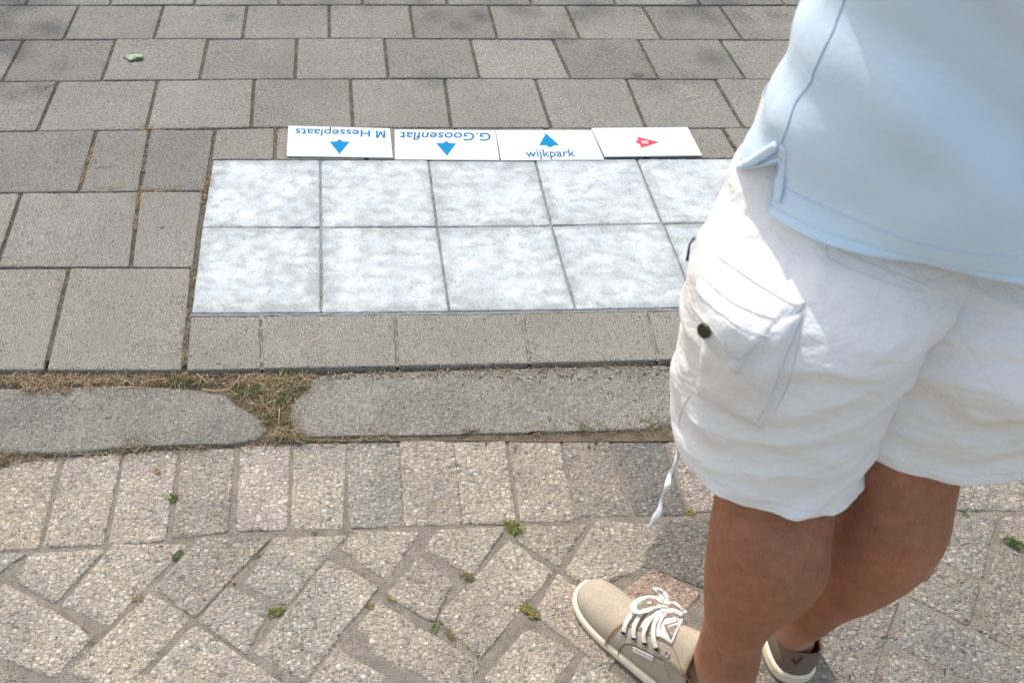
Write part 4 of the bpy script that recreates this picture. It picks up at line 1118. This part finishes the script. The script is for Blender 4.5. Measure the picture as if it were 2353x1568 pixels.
bag = patch('cargo_pocket', [(1640, 700), (1850, 712), (1750, 985), (1600, 905)], M_short2, shorts, bvhS, .008, amp=.0035, freq=22, bul=.010, prof_t=lambda t: .034 - .024 * t, out=(-.72, -.66, .12))
bb = meshbvh(bag)
flap = patch('pocket_flap', [(1640, 549), (1852, 694), (1716, 846), (1634, 684)], M_short2, shorts, bvhS, .026, amp=.0034, freq=28, bul=.010, prof_t=lambda t: .006 + .049 * (t / .5) if t < .5 else .055 - .012 * (t - .5), out=(-.70, -.66, .2), n=40, m=32)
fb = meshbvh(flap)
for pts in ([(1626, 575), (1720, 640), (1800, 690), (1832, 700)], [(1600, 625), (1690, 700), (1790, 735)], [(1590, 655), (1680, 740), (1765, 775)], [(1580, 690), (1640, 760), (1694, 824), (1740, 790), (1838, 702)]):
    line_on(fb, pts, .0009, M_short2, 'flap_seam', shorts, .0015)
line_on(bb, [(1842, 730), (1800, 830), (1775, 900), (1742, 965)], .0005, M_stitch, 'pocket_seam', shorts, .0004)
line_on(bvhS, [(1852, 705), (1832, 800), (1812, 880), (1780, 945)], .0005, M_stitch, 'pocket_seam', shorts, .0004)
line_on(bb, [(1575, 880), (1640, 925), (1735, 975)], .0009, M_short2, 'pocket_seam', shorts, .0015)
# snap button
p, nn = near_hit(fb, 1622, 758, .0035, (1650, 730))
q = nn.to_track_quat('Z', 'Y')
V = []; F = []; prof = [(0.0078, -.0020), (.0080, .0004), (.0070, .0016), (.0058, .0012), (.0030, .0016), (.0, .0018)]
for r_, h_ in prof:
    for k in range(24): a = k * math.pi / 12; V.append(p + q @ Vector((r_ * math.cos(a), r_ * math.sin(a), h_)))
for j in range(len(prof) - 1):
    for k in range(24): l = (k + 1) % 24; F.append((j * 24 + k, j * 24 + l, (j + 1) * 24 + l, (j + 1) * 24 + k))
sub(mesh_obj('snap_button', V, F, M_brass, None, True), shorts)
# zip pull
zt, _ = near_hit(fb, 1606, 553, .006, (1640, 600))
zp = zt + Vector((-.005, -.012, -.022))
sub(tube([zt, zt.lerp(zp, .3) + Vector((-.003, 0, 0)), zp], [.0016, .0011, .0018], M_zip, 'zip_pull', None, 8), shorts)
# back welt pocket and stitched seams
line_on(bvhS, [(1898, 538), (1896, 575), (1908, 598), (1990, 632), (2080, 664), (2120, 670)], .0010, M_short2, 'back_pocket_seam', shorts, .0004)
line_on(bvhS, [(1930, 545), (1925, 572), (1960, 590), (2050, 625), (2130, 655)], .0005, M_stitch, 'back_pocket_seam', shorts, .0003)
line_on(bvhS, [(1585, 905), (1560, 960), (1566, 1020)], .0009, M_short2, 'side_seam', shorts, .0006)
# drawstring
dp = [(1558, 1035, 1.125), (1550, 1068, 1.12), (1538, 1090, 1.125), (1533, 1115, 1.122), (1521, 1140, 1.13), (1514, 1172, 1.132), (1503, 1190, 1.138), (1491, 1210, 1.14)]
Pd = smoothpath([atd(*p) for p in dp], 6); nP = len(Pd)
ups = [Vector((math.sin(i * .35), -1, .8)).normalized() for i in range(nP)]
rr = [.8 + .2 * math.sin(i * .42) + (.35 if i > nP - 4 else 0) for i in range(nP)]
sub(tube(Pd, rr, M_drawstring, 'drawstring', None, 10, flat=(.0038, .0010), up=ups), shorts)

# ---- polo shirt
def shirt_disp(p, a, t, nn):
    q = Vector((p.x * 4.5 + p.z * 3.2, p.y * 4.5, p.z * 4.5 - p.x * 3.2))
    d = .008 * noise.noise(q) + .010 * noise.noise(q * 2.1 + Vector((3, 3, 1)))
    # long oblique drape folds on the back
    s_ = (p.x - .45) * 22 + (p.z - 1.0) * 40
    ff = math.sin(s_ * .85 + 3.2 * noise.noise(p * 3.2)); d += (.0062 * ff + .003 * ff * abs(ff)) * max(0, -nn.y) ** .7 + .0022 * math.sin(s_ * 2.3 + 3 * noise.noise(p * 6))
    if t < .034: d += .0010
    elif t < .044: d -= .0010
    if t < .05: d += .0012 * noise.noise(Vector((a * 9, t * 10, 2)))
    return d
def srow(z, xl, hw, b, yc=.775, dy=0): return (Vector((xl + hw, yc, z)), Vector((hw, dy, 0)), Vector((0, b, 0)))
hemL = atd(1712, 392, .955)
SH = [srow(.918, 0.436, .222, .150, .785), srow(.95, 0.436, .220, .152, .785), srow(1.00, 0.436, .217, .151, .784), srow(1.08, 0.437, .212, .148, .782), srow(1.18, 0.440, .208, .142, .78), srow(1.28, 0.444, .204, .136, .78),
      srow(1.36, .440, .196, .124, .78), srow(1.42, .470, .166, .105, .785), srow(1.465, .545, .092, .075, .795), srow(1.475, .560, .075, .070, .80)]
VS, FS = loft(SH, 160, 18, shirt_disp)
# hem height differs round the body: lower on the back panel, higher in front, with the slit at the left side
for i in range(0, 160 * 40):
    p = VS[i]; k = i % 160; a = 2 * math.pi * k / 160; row = i // 160; w = max(0, 1 - row / 12)
    back = max(0, -math.sin(a)); front = max(0, math.sin(a))
    dz = .012 * front + .004 * back
    A0 = 3.38
    notch = 0.0
    if a <= A0: notch = max(0, min(1, (a - 2.85) / (A0 - 2.85))) ** 1.6
    w2_ = max(0, 1 - row / 40)
    out_ = Vector((math.cos(a), math.sin(a), 0)) * (.007 * math.exp(-((a - 3.15) / .22) ** 2) * w)
    VS[i] = p + Vector((0, 0, dz * w + .062 * notch * w2_ ** 1.5)) + out_
V2, F2 = hemfix(VS, 160)
for s_ in (-1, 1):          # sleeves
    sh = Vector((TX + s_ * .14, .785, 1.37)); el = Vector((TX + s_ * .160, .885, 1.285))
    t = (el - sh).normalized(); a_ = t.cross(Vector((0, 1, 0))).normalized(); b_ = t.cross(a_)
    v_, f_ = loft([(sh + (sh - el) * .25, a_ * .070, b_ * .080), (sh, a_ * .080, b_ * .088), (sh.lerp(el, .5), a_ * .078, b_ * .082), (el, a_ * .076, b_ * .078), (el, a_ * .072, b_ * .074), (sh.lerp(el, .8), a_ * .06, b_ * .06)], 40, 5)
    n0 = len(V2); V2 = V2 + v_; F2 = F2 + [tuple(i + n0 for i in f) for f in f_]
n0 = len(V2)
v_, f_ = loft([wr(TX, .795, 1.455, .085, .075), wr(TX, .80, 1.50, .070, .066), wr(TX, .80, 1.502, .074, .070), wr(TX, .795, 1.46, .096, .086)], 40, 4)
V2 = V2 + v_; F2 = F2 + [tuple(i + n0 for i in f) for f in f_]
shirt = child(mesh_obj('polo_shirt', V2, FS + F2, M_shirt, None, True))
bvhH = BVHTree.FromPolygons([tuple(v) for v in VS], FS)
line_on(bvhH, [(2117, -2), (2095, 40), (2080, 110), (2040, 190), (2025, 240), (1985, 305), (1955, 345), (1945, 390), (1925, 430)][:0] or [(1942, -5), (1925, 40), (1915, 70), (1890, 120), (1870, 165), (1862, 190), (1835, 225), (1822, 250), (1810, 290), (1795, 330)], .0008, M_bstitch, 'side_seam', shirt, .0004, 6)
# front panel hem curling out at the side slit
def on_shirt(pts, lift): 
    Q = []; U = []
    for p in smoothpath([Vector((u, v, 0)) for u, v in pts], 6):
        q, nn = near_hit(bvhH, p.x, p.y, lift, (1850, 260)); Q.append(q); U.append(nn)
    return Q, U
Pr, Ur = on_shirt([(1707, 386), (1730, 373), (1755, 357), (1775, 342), (1788, 330)], .003)
sub(tube(Pr, [.62 + .45 * math.sin(math.pi * (i + 2) / (len(Pr) + 4)) for i in range(len(Pr))], M_shirt, 'rolled_hem', None, 12, flat=(.0052, .0050), up=Ur), shirt)
Pr, Ur = on_shirt([(1802, 338), (1799, 375), (1793, 415), (1786, 462)], .0015)
sub(tube(Pr, [.8 + .2 * math.sin(i * .6) for i in range(len(Pr))], M_shirt, 'slit_tape', None, 10, flat=(.0058, .0014), up=Ur), shirt)
line_on(bvhH, [(1812, 345), (1810, 380), (1805, 420), (1797, 465)], .0005, M_bstitch, 'slit_seam', shirt, .003)
line_on(bvhH, [(1795, 425), (1840, 452), (1910, 482), (2000, 520), (2100, 556), (2200, 578), (2340, 590)], .0007, M_shirt, 'hem_seam', shirt, .0006)

# ---- sneakers
def sneaker(origin, ang, canvas_m, Lg=.300, wid=1.0, mirror=False):
    """local frame: heel at y=0, toe at y=Lg, x to the right; returns parts' vertex function"""
    Mx = Matrix.Translation(origin) @ Matrix.Rotation(ang, 4, 'Z')
    half = [(0.0, .0), (.016, .003), (.028, .012), (.0345, .03), (.0385, .06), (.041, .10), (.0445, .14), (.0485, .18), (.0508, .21), (.0505, .235), (.047, .262), (.037, .284), (.020, .2965), (0.0, .300)]
    inner = [(0.0, .0), (.016, .003), (.028, .012), (.034, .03), (.034, .06), (.029, .10), (.028, .14), (.033, .18), (.038, .21), (.040, .235), (.037, .262), (.028, .284), (.013, .2965), (0.0, .300)]
    sgn = -1 if not mirror else 1       # outer side of a left shoe is at -x
    outp = [Vector((sgn * x * wid, y / .3 * Lg, 0)) for x, y in half]; inp = [Vector((-sgn * x * wid, y / .3 * Lg, 0)) for x, y in inner]
    loop = smoothpath(outp, 5)[:-1] + smoothpath(inp[::-1], 5)[:-1]
    n = len(loop)
    c = Vector((0, Lg * .5, 0))
    def off(p, d):
        # outward offset from the medial axis
        ax = Vector((0, min(max(p.y, .04), Lg - .05), 0)); q = p - ax
        return p + q.normalized() * d
    def shell(rows_, name, mat, closed_top=False, smooth=True):
        V = []; F = []
        for d, zf in rows_:
            for p in loop:
                spring = .010 * max(0, (p.y - .22) / .08) ** 2
                V.append(Mx @ (off(p, d) + Vector((0, 0, (zf(p.y) if callable(zf) else zf) + spring))))
        for j in range(len(rows_) - 1):
            for i in range(n): l = (i + 1) % n; F.append((j * n + i, j * n + l, (j + 1) * n + l, (j + 1) * n + i))
        F.append(tuple(range(n))); 
        if closed_top: F.append(tuple((len(rows_) - 1) * n + i for i in range(n)))
        o = mesh_obj(name, V, F, mat, None, smooth)
        bm = bmesh.new(); bm.from_mesh(o.data); bmesh.ops.recalc_face_normals(bm, faces=bm.faces); bm.to_mesh(o.data); bm.free(); return o
    zs_ = lambda y: .0205 + .004 * math.cos(math.pi * y / Lg)
    sole = shell([(-.004, .0), (.003, .002), (.0042, .006), (.0040, .012), (.0030, lambda y: zs_(y) - .0035), (.0018, lambda y: zs_(y) - .0012), (-.0005, zs_), (-.006, zs_)], 'sole', M_sole)
    # ochre line around the sole, near its top
    P = [Mx @ (off(p, .0037) + Vector((0, 0, zs_(p.y) - .0050 + .010 * max(0, (p.y - .22) / .08) ** 2))) for p in loop]
    linep = tube(P, .00065, M_soleline, 'sole_line', None, 6, closed=True)
    # upper: wall from the sole to a ridge (front) or to the collar (rear)
    def ridge(y):
        f = y / Lg
        pts = [(.33, .126), (.40, .118), (.48, .105), (.56, .091), (.64, .078), (.72, .067), (.80, .060), (.90, .054), (.97, .044), (1.0, .036)]
        for (a, b), (c_, d) in zip(pts[:-1], pts[1:]):
            if f <= c_: return b + (d - b) * max(0, (f - a)) / (c_ - a)
        return .034
    def collar(y):
        f = y / Lg
        pts = [(0, .082), (.08, .078), (.16, .070), (.24, .078), (.29, .095), (.33, .118)]
        for (a, b), (c_, d) in zip(pts[:-1], pts[1:]):
            if f <= c_: return b + (d - b) * max(0, (f - a)) / (c_ - a)
        return .112
    NB = 16; V = []; F = []
    for b in range(NB + 1):
        t = b / NB
        for p in loop:
            y = p.y; base = off(p, -.0015) + Vector((0, 0, zs_(y) - .001 + .010 * max(0, (y - .22) / .08) ** 2))
            fr = y / Lg
            if fr > .33:
                top = Vector((0, min(y, Lg * .965) , ridge(y))); k = 1
            else:
                s_ = 1 if p.x > 0 else -1
                if abs(p.x) < .004: s_ = p.x / .004
                k = max(0, (fr - .23) / .10)
                xc = abs(p.x) * .84 * (1 - k) + abs(p.x) * .0 * k if fr > .23 else abs(p.x) * .84
                top = Vector((s_ * xc, max(y, .0) + .010 * max(0, 1 - y / .03), collar(y) * (1 - k) + k * ridge(Lg * .33)))
            if fr > .33 or k > 0:
                kk = 1 if fr > .33 else k
                tx = 1 - math.cos(t * math.pi / 2) ** 1.0; tz = math.sin(t * math.pi / 2) ** .80
                A_ = base + (top - base) * tx; zz_ = base.z + (top.z - base.z) * tz
                P1 = Vector((A_.x, base.y + (top.y - base.y) * tx, zz_))
                P2 = base.lerp(top, t)
                V.append(Mx @ P2.lerp(P1, kk))
            else:
                q_ = base.lerp(top, t); q_ = off(q_, .003 * math.sin(math.pi * t)) if t < 1 else q_
                V.append(Mx @ Vector((q_.x, q_.y, base.z + (top.z - base.z) * t)))
    for j in range(NB):
        for i in range(n): l = (i + 1) % n; F.append((j * n + i, j * n + l, (j + 1) * n + l, (j + 1) * n + i))
    up = mesh_obj('sneaker', V, F, canvas_m, None, True)
    bm = bmesh.new(); bm.from_mesh(up.data); bmesh.ops.remove_doubles(bm, verts=bm.verts[:], dist=.0004); bmesh.ops.recalc_face_normals(bm, faces=bm.faces[:]); bm.to_mesh(up.data); bm.free()
    md_ = up.modifiers.new('thick', 'SOLIDIFY'); md_.thickness = .0022; md_.offset = -1
    bvh = BVHTree.FromPolygons([tuple(v) for v in V], F)
    # collar binding
    P = [V[NB * n + i] for i in range(n) if loop[i].y / Lg < .33]
    # order: from inner front round the heel to outer front
    idx = [i for i in range(n) if loop[i].y / Lg < .33]
    a = [i for i in idx if i < n / 2]; b_ = [i for i in idx if i >= n / 2]
    order = b_ + a
    bind = tube([V[NB * n + i] for i in order], .0019, M_piping if canvas_m is M_canvas else canvas_m, 'collar_binding', None, 8)
    foot = None
    child(up); 
    for o in (sole, linep, bind): sub(o, up)
    return up, bvh, Mx, loop, Lg
LO = Vector((.640, .612, Z_C + .001)); dirL = Vector((-.178, .242)); angL = math.atan2(-dirL.x, dirL.y)
shoeL, bL, MxL, loopL, LgL = sneaker(LO, angL, M_canvas)
RO = Vector((.788, .680, Z_C + .001))
shoeR, bR, MxR, loopR, LgR = sneaker(RO, R(0), M_canvas_heel, mirror=True)
shoeL['label'] = 'left sneaker in beige canvas with white laces'; shoeR['label'] = 'right sneaker in brown suede, seen from its heel'
# tongue: a padded flap rising in front of the ankle
def tongue(Mx, par, mat, bmat):
    V = []; F = []; n, m = 18, 14
    for j in range(m + 1):
        t = j / m
        for i in range(n + 1):
            q_ = -1 + 2 * i / n
            V.append(Mx @ Vector((.003 + .043 * q_ * (.70 + .30 * t), .165 - .080 * t - .012 * q_ * q_ * t, .0975 + .052 * t ** .9 - (.040 + .012 * t) * q_ * q_)))
    for j in range(m):
        for i in range(n): a = j * (n + 1) + i; F.append((a, a + 1, a + n + 2, a + n + 1))
    o = mesh_obj('tongue', V, F, mat, None, True); sub(o, par); md_ = o.modifiers.new('t', 'SOLIDIFY'); md_.thickness = .003; md_.offset = 0
    edge = [V[m * (n + 1) + i] for i in range(n + 1)]
    sub(tube(edge, .0026, bmat, 'tongue_binding', None, 8), par)
    return V, F
tV, tF = tongue(MxL, shoeL, M_canvas, M_piping)
tongue(MxR, shoeR, M_canvas_heel, M_canvas_heel)
uV = [tuple(v.co) for v in shoeL.data.vertices]; uF = [tuple(p.vertices) for p in shoeL.data.polygons]
bL = BVHTree.FromPolygons(uV + [tuple(v) for v in tV], uF + [tuple(i + len(uV) for i in f) for f in tF])
def onL(x, y, lift, cen=(1100, 1000)):
    return near_hit(bL, *za(x, y), lift, za(*cen))
def lineL(pts, r, mat, name, lift=.0008, m=5, flat=.6):
    Q = []; U = []
    for p in smoothpath([Vector((x, y, 0)) for x, y in pts], m):
        q, nn = onL(p.x, p.y, lift); Q.append(q); U.append(nn)
    return sub(tube(Q, r, mat, name, None, 8, flat=(r, r * flat), up=U), shoeL)
lineL([(610, 1080), (640, 1010), (690, 940), (760, 870), (830, 830), (900, 845), (1000, 885), (1150, 955), (1300, 1020), (1400, 1070), (1455, 1120), (1500, 1230), (1540, 1330), (1600, 1460), (1660, 1560)], .0026, M_piping, 'piping', .0006)
lineL([(635, 1075), (660, 1025), (710, 965), (780, 890), (840, 855)], .0006, M_tagtext, 'stitching', .0012)
lineL([(765, 1215), (775, 1180), (795, 1140), (840, 1095), (900, 1080), (975, 1100), (1100, 1165), (1320, 1280)], .0008, M_darkline, 'panel_seam', .0006)
lineL([(1320, 1180), (1345, 1330), (1390, 1470), (1440, 1560)], .0007, M_tagtext, 'stitching', .0004)
# tongue strip seen between the eyelet rows
for (x, y) in ((843, 945), (970, 1010), (1103, 1072), (1245, 1140), (1385, 1215)):
    p, nn = onL(x, y, .0016); q = nn.to_track_quat('Z', 'Y'); nn_ = 16
    P = [p + q @ Vector((.0046 * math.cos(2 * math.pi * k / nn_), .0046 * math.sin(2 * math.pi * k / nn_), 0)) for k in range(nn_)]
    sub(tube(P, .0013, M_eyelet, 'eyelet', None, 8, closed=True), shoeL)
    V = [p + q @ Vector((.0042 * math.cos(2 * math.pi * k / nn_), .0042 * math.sin(2 * math.pi * k / nn_), -.0006)) for k in range(nn_)]
    sub(mesh_obj('eyelet_hole', V, [tuple(range(nn_))], M_dark), shoeL)
def lace(pts, w=.0040, lift0=.0035, name='lace', h=.0013):
    P = smoothpath([Vector(p) for p in pts], 5); Q = []; U = []
    H = [onL(p.x, p.y, 0) for p in P]; av = sum((h_[1] for h_ in H), Vector()).normalized()
    for p, (q, nn) in zip(P, H):
        u_ = av.lerp(nn, .25).normalized(); Q.append(q + u_ * (lift0 + max(p.z, 0) * .9)); U.append(u_)
    for _ in range(3): Q = [Q[0]] + [(Q[i - 1] + Q[i] * 2 + Q[i + 1]) / 4 for i in range(1, len(Q) - 1)] + [Q[-1]]
    return sub(tube(Q, [1] * len(Q), M_lace, name, None, 12, flat=(w, h), up=U), shoeL)
lace([(843, 945, -.001), (862, 880, .003), (905, 810, .005), (980, 720, .007), (1060, 640, .006), (1120, 600, .003), (1180, 600, .002)])
lace([(970, 1012, -.001), (975, 940, .003), (1000, 860, .006), (1060, 770, .008), (1130, 690, .006)])
lace([(1103, 1072, -.001), (1098, 1000, .003), (1130, 920, .006), (1190, 830, .009), (1280, 750, .008), (1360, 700, .006)])
lace([(1245, 1140, -.001), (1225, 1060, .003), (1222, 960, .006), (1250, 860, .008), (1310, 770, .008), (1380, 715, .007), (1480, 715, .005), (1570, 745, .001)])
lace([(1275, 1010, .000), (1272, 930, .003), (1310, 820, .005), (1370, 745, .006), (1450, 730, .005), (1540, 755, .001)], .0034)
lace([(1060, 900, .0), (1110, 840, .003), (1190, 760, .006), (1280, 700, .007)], .0036)
lace([(1375, 690, .010), (1290, 655, .016), (1180, 640, .020), (1060, 660, .020), (985, 705, .019), (970, 760, .018), (1010, 800, .017), (1100, 790, .016), (1200, 745, .014), (1300, 705, .012), (1375, 695, .010)], .0052, name='lace_bow')
lace([(1375, 690, .010), (1320, 650, .014), (1260, 590, .016), (1205, 525, .014), (1225, 500, .013), (1290, 530, .014), (1345, 590, .014), (1370, 660, .012)], .0036, name='lace_bow')
lace([(1375, 690, .010), (1430, 655, .010), (1500, 675, .008), (1570, 715, .004), (1610, 725, .001)], .0036, name='lace_bow')
lace([(1355, 690, .010), (1375, 680, .0125), (1395, 695, .010)], .0058, name='lace_knot', h=.004)
def polyL(name, pts, mat, lift, m=5, edge=None):
    # subdivided quad/tri fan draped on the shoe
    cx = sum(p[0] for p in pts) / len(pts); cy = sum(p[1] for p in pts) / len(pts)
    n = len(pts); per = []
    for i in range(n):
        for k in range(m): t = k / m; per.append((pts[i][0] + (pts[(i + 1) % n][0] - pts[i][0]) * t, pts[i][1] + (pts[(i + 1) % n][1] - pts[i][1]) * t))
    V = []; F = []; N = len(per)
    for s_ in (1, .75, .5, .25):
        for x, y in per: V.append(onL(cx + (x - cx) * s_, cy + (y - cy) * s_, lift)[0])
    V.append(onL(cx, cy, lift)[0])
    for j in range(3):
        for i in range(N): l = (i + 1) % N; F.append((j * N + i, j * N + l, (j + 1) * N + l, (j + 1) * N + i))
    for i in range(N): F.append((3 * N + i, 3 * N + (i + 1) % N, 4 * N))
    o = sub(mesh_obj(name, V, F, mat, None, True), shoeL); md_ = o.modifiers.new('t', 'SOLIDIFY'); md_.thickness = .0005; md_.offset = 0
    return o
polyL('tongue_label', [(1340, 800), (1420, 765), (1563, 808), (1450, 1088), (1292, 1000), (1300, 900)], M_label, .0042)
polyL('logo_triangle', [(1348, 862), (1522, 836), (1443, 1032)], M_logo, .0054)
polyL('logo_triangle', [(1400, 882), (1512, 866), (1463, 985)], M_label, .0066)
polyL('logo_triangle', [(1420, 896), (1500, 886), (1466, 966)], M_logo, .0078)
polyL('side_tag', [(962, 1104), (1214, 1226), (1200, 1284), (958, 1164)], M_label, .0022)
def tagtext():
    me = fontmesh('VENICE', 'lettering', M_tagtext, 0.0); xs = [v.co.x for v in me.vertices]; ch = .69; x0_ = min(xs); w = max(xs) - x0_
    for v in me.vertices:
        s_ = (v.co.x - x0_) / w; t = v.co.y / ch
        x = 978 + s_ * 215; y = 1152 + s_ * 104 - t * 32; p, nn = onL(x + 1 * t, y, .0032); v.co = p
    sub(link(bpy.data.objects.new('lettering', me)), shoeL)
tagtext()
# V mark on the heel of the right shoe
def v_mark():
    P = [cr(9, x, y) for x, y in ((882, 1412), (905, 1446), (944, 1400))]
    for a, b in ((P[0], P[1]), (P[1], P[2])):
        Q = []; U = []
        for k in range(6):
            t = k / 5; q, nn = near_hit(bR, a[0] + (b[0] - a[0]) * t, a[1] + (b[1] - a[1]) * t, .0012, cr(9, 890, 1400)); Q.append(q); U.append(nn)
        sub(tube(Q, .002, M_darkline, 'heel_mark', None, 6, flat=(.0022, .0006), up=U), shoeR)
v_mark()

# ------------------------------------------------------------------ the tree whose crown shades the far tiles
M_leafs = tint_mat('tree_leaves', .7, .3)
M_bark = plain('bark', (.12, .09, .065), .95, nz=.5, nscale=40, bd=.01)
tree = empty('tree', (-3.2, 8.85, 0)); tag(tree, 'leafy tree standing beyond the tiles, its crown dappling them with shade', 'tree')
def tree_build():
    B = Vector((0, 0, 0))
    tr = [Vector((0, 0, -.1)), Vector((.05, 0, 1.2)), Vector((.15, -.1, 2.9)), Vector((.3, -.2, 4.8)), Vector((.4, -.3, 7.2))]
    P = smoothpath(tr, 6); t_ = tube(P, [.17 * (1 - .7 * i / len(P)) for i in range(len(P))], M_bark, 'trunk', None, 14); t_.parent = tree
    b = Blades(); tips = []
    for k in range(26):
        h = random.uniform(4.6, 7.0); st = P[min(len(P) - 1, int(h / 7.2 * len(P)))]
        a = random.uniform(0, 6.28); L = random.uniform(1.0, 2.6)
        e = st + Vector((math.cos(a) * L, math.sin(a) * L, random.uniform(.3, 1.2)))
        br = tube([st, st.lerp(e, .5) + Vector((0, 0, .15)), e], [.045, .028, .01], M_bark, 'limb', None, 6); br.parent = tree
        tips += [st.lerp(e, t) for t in (.4, .6, .8, 1.0)]
    for tp in tips:
        if random.random() < .12: continue
        rad = random.uniform(.35, .7)
        for _ in range(84):
            p = tp + Vector((random.gauss(0, rad * .5), random.gauss(0, rad * .5), random.gauss(0, rad * .3)))
            b.leaf(p, random.uniform(0, 6.28), random.uniform(-.5, .6), random.uniform(.07, .12), random.uniform(.05, .08), vary((.06, .10, .025)))
    f = b.build('crown', M_leafs); f.parent = tree
random.seed(23)
tree_build()
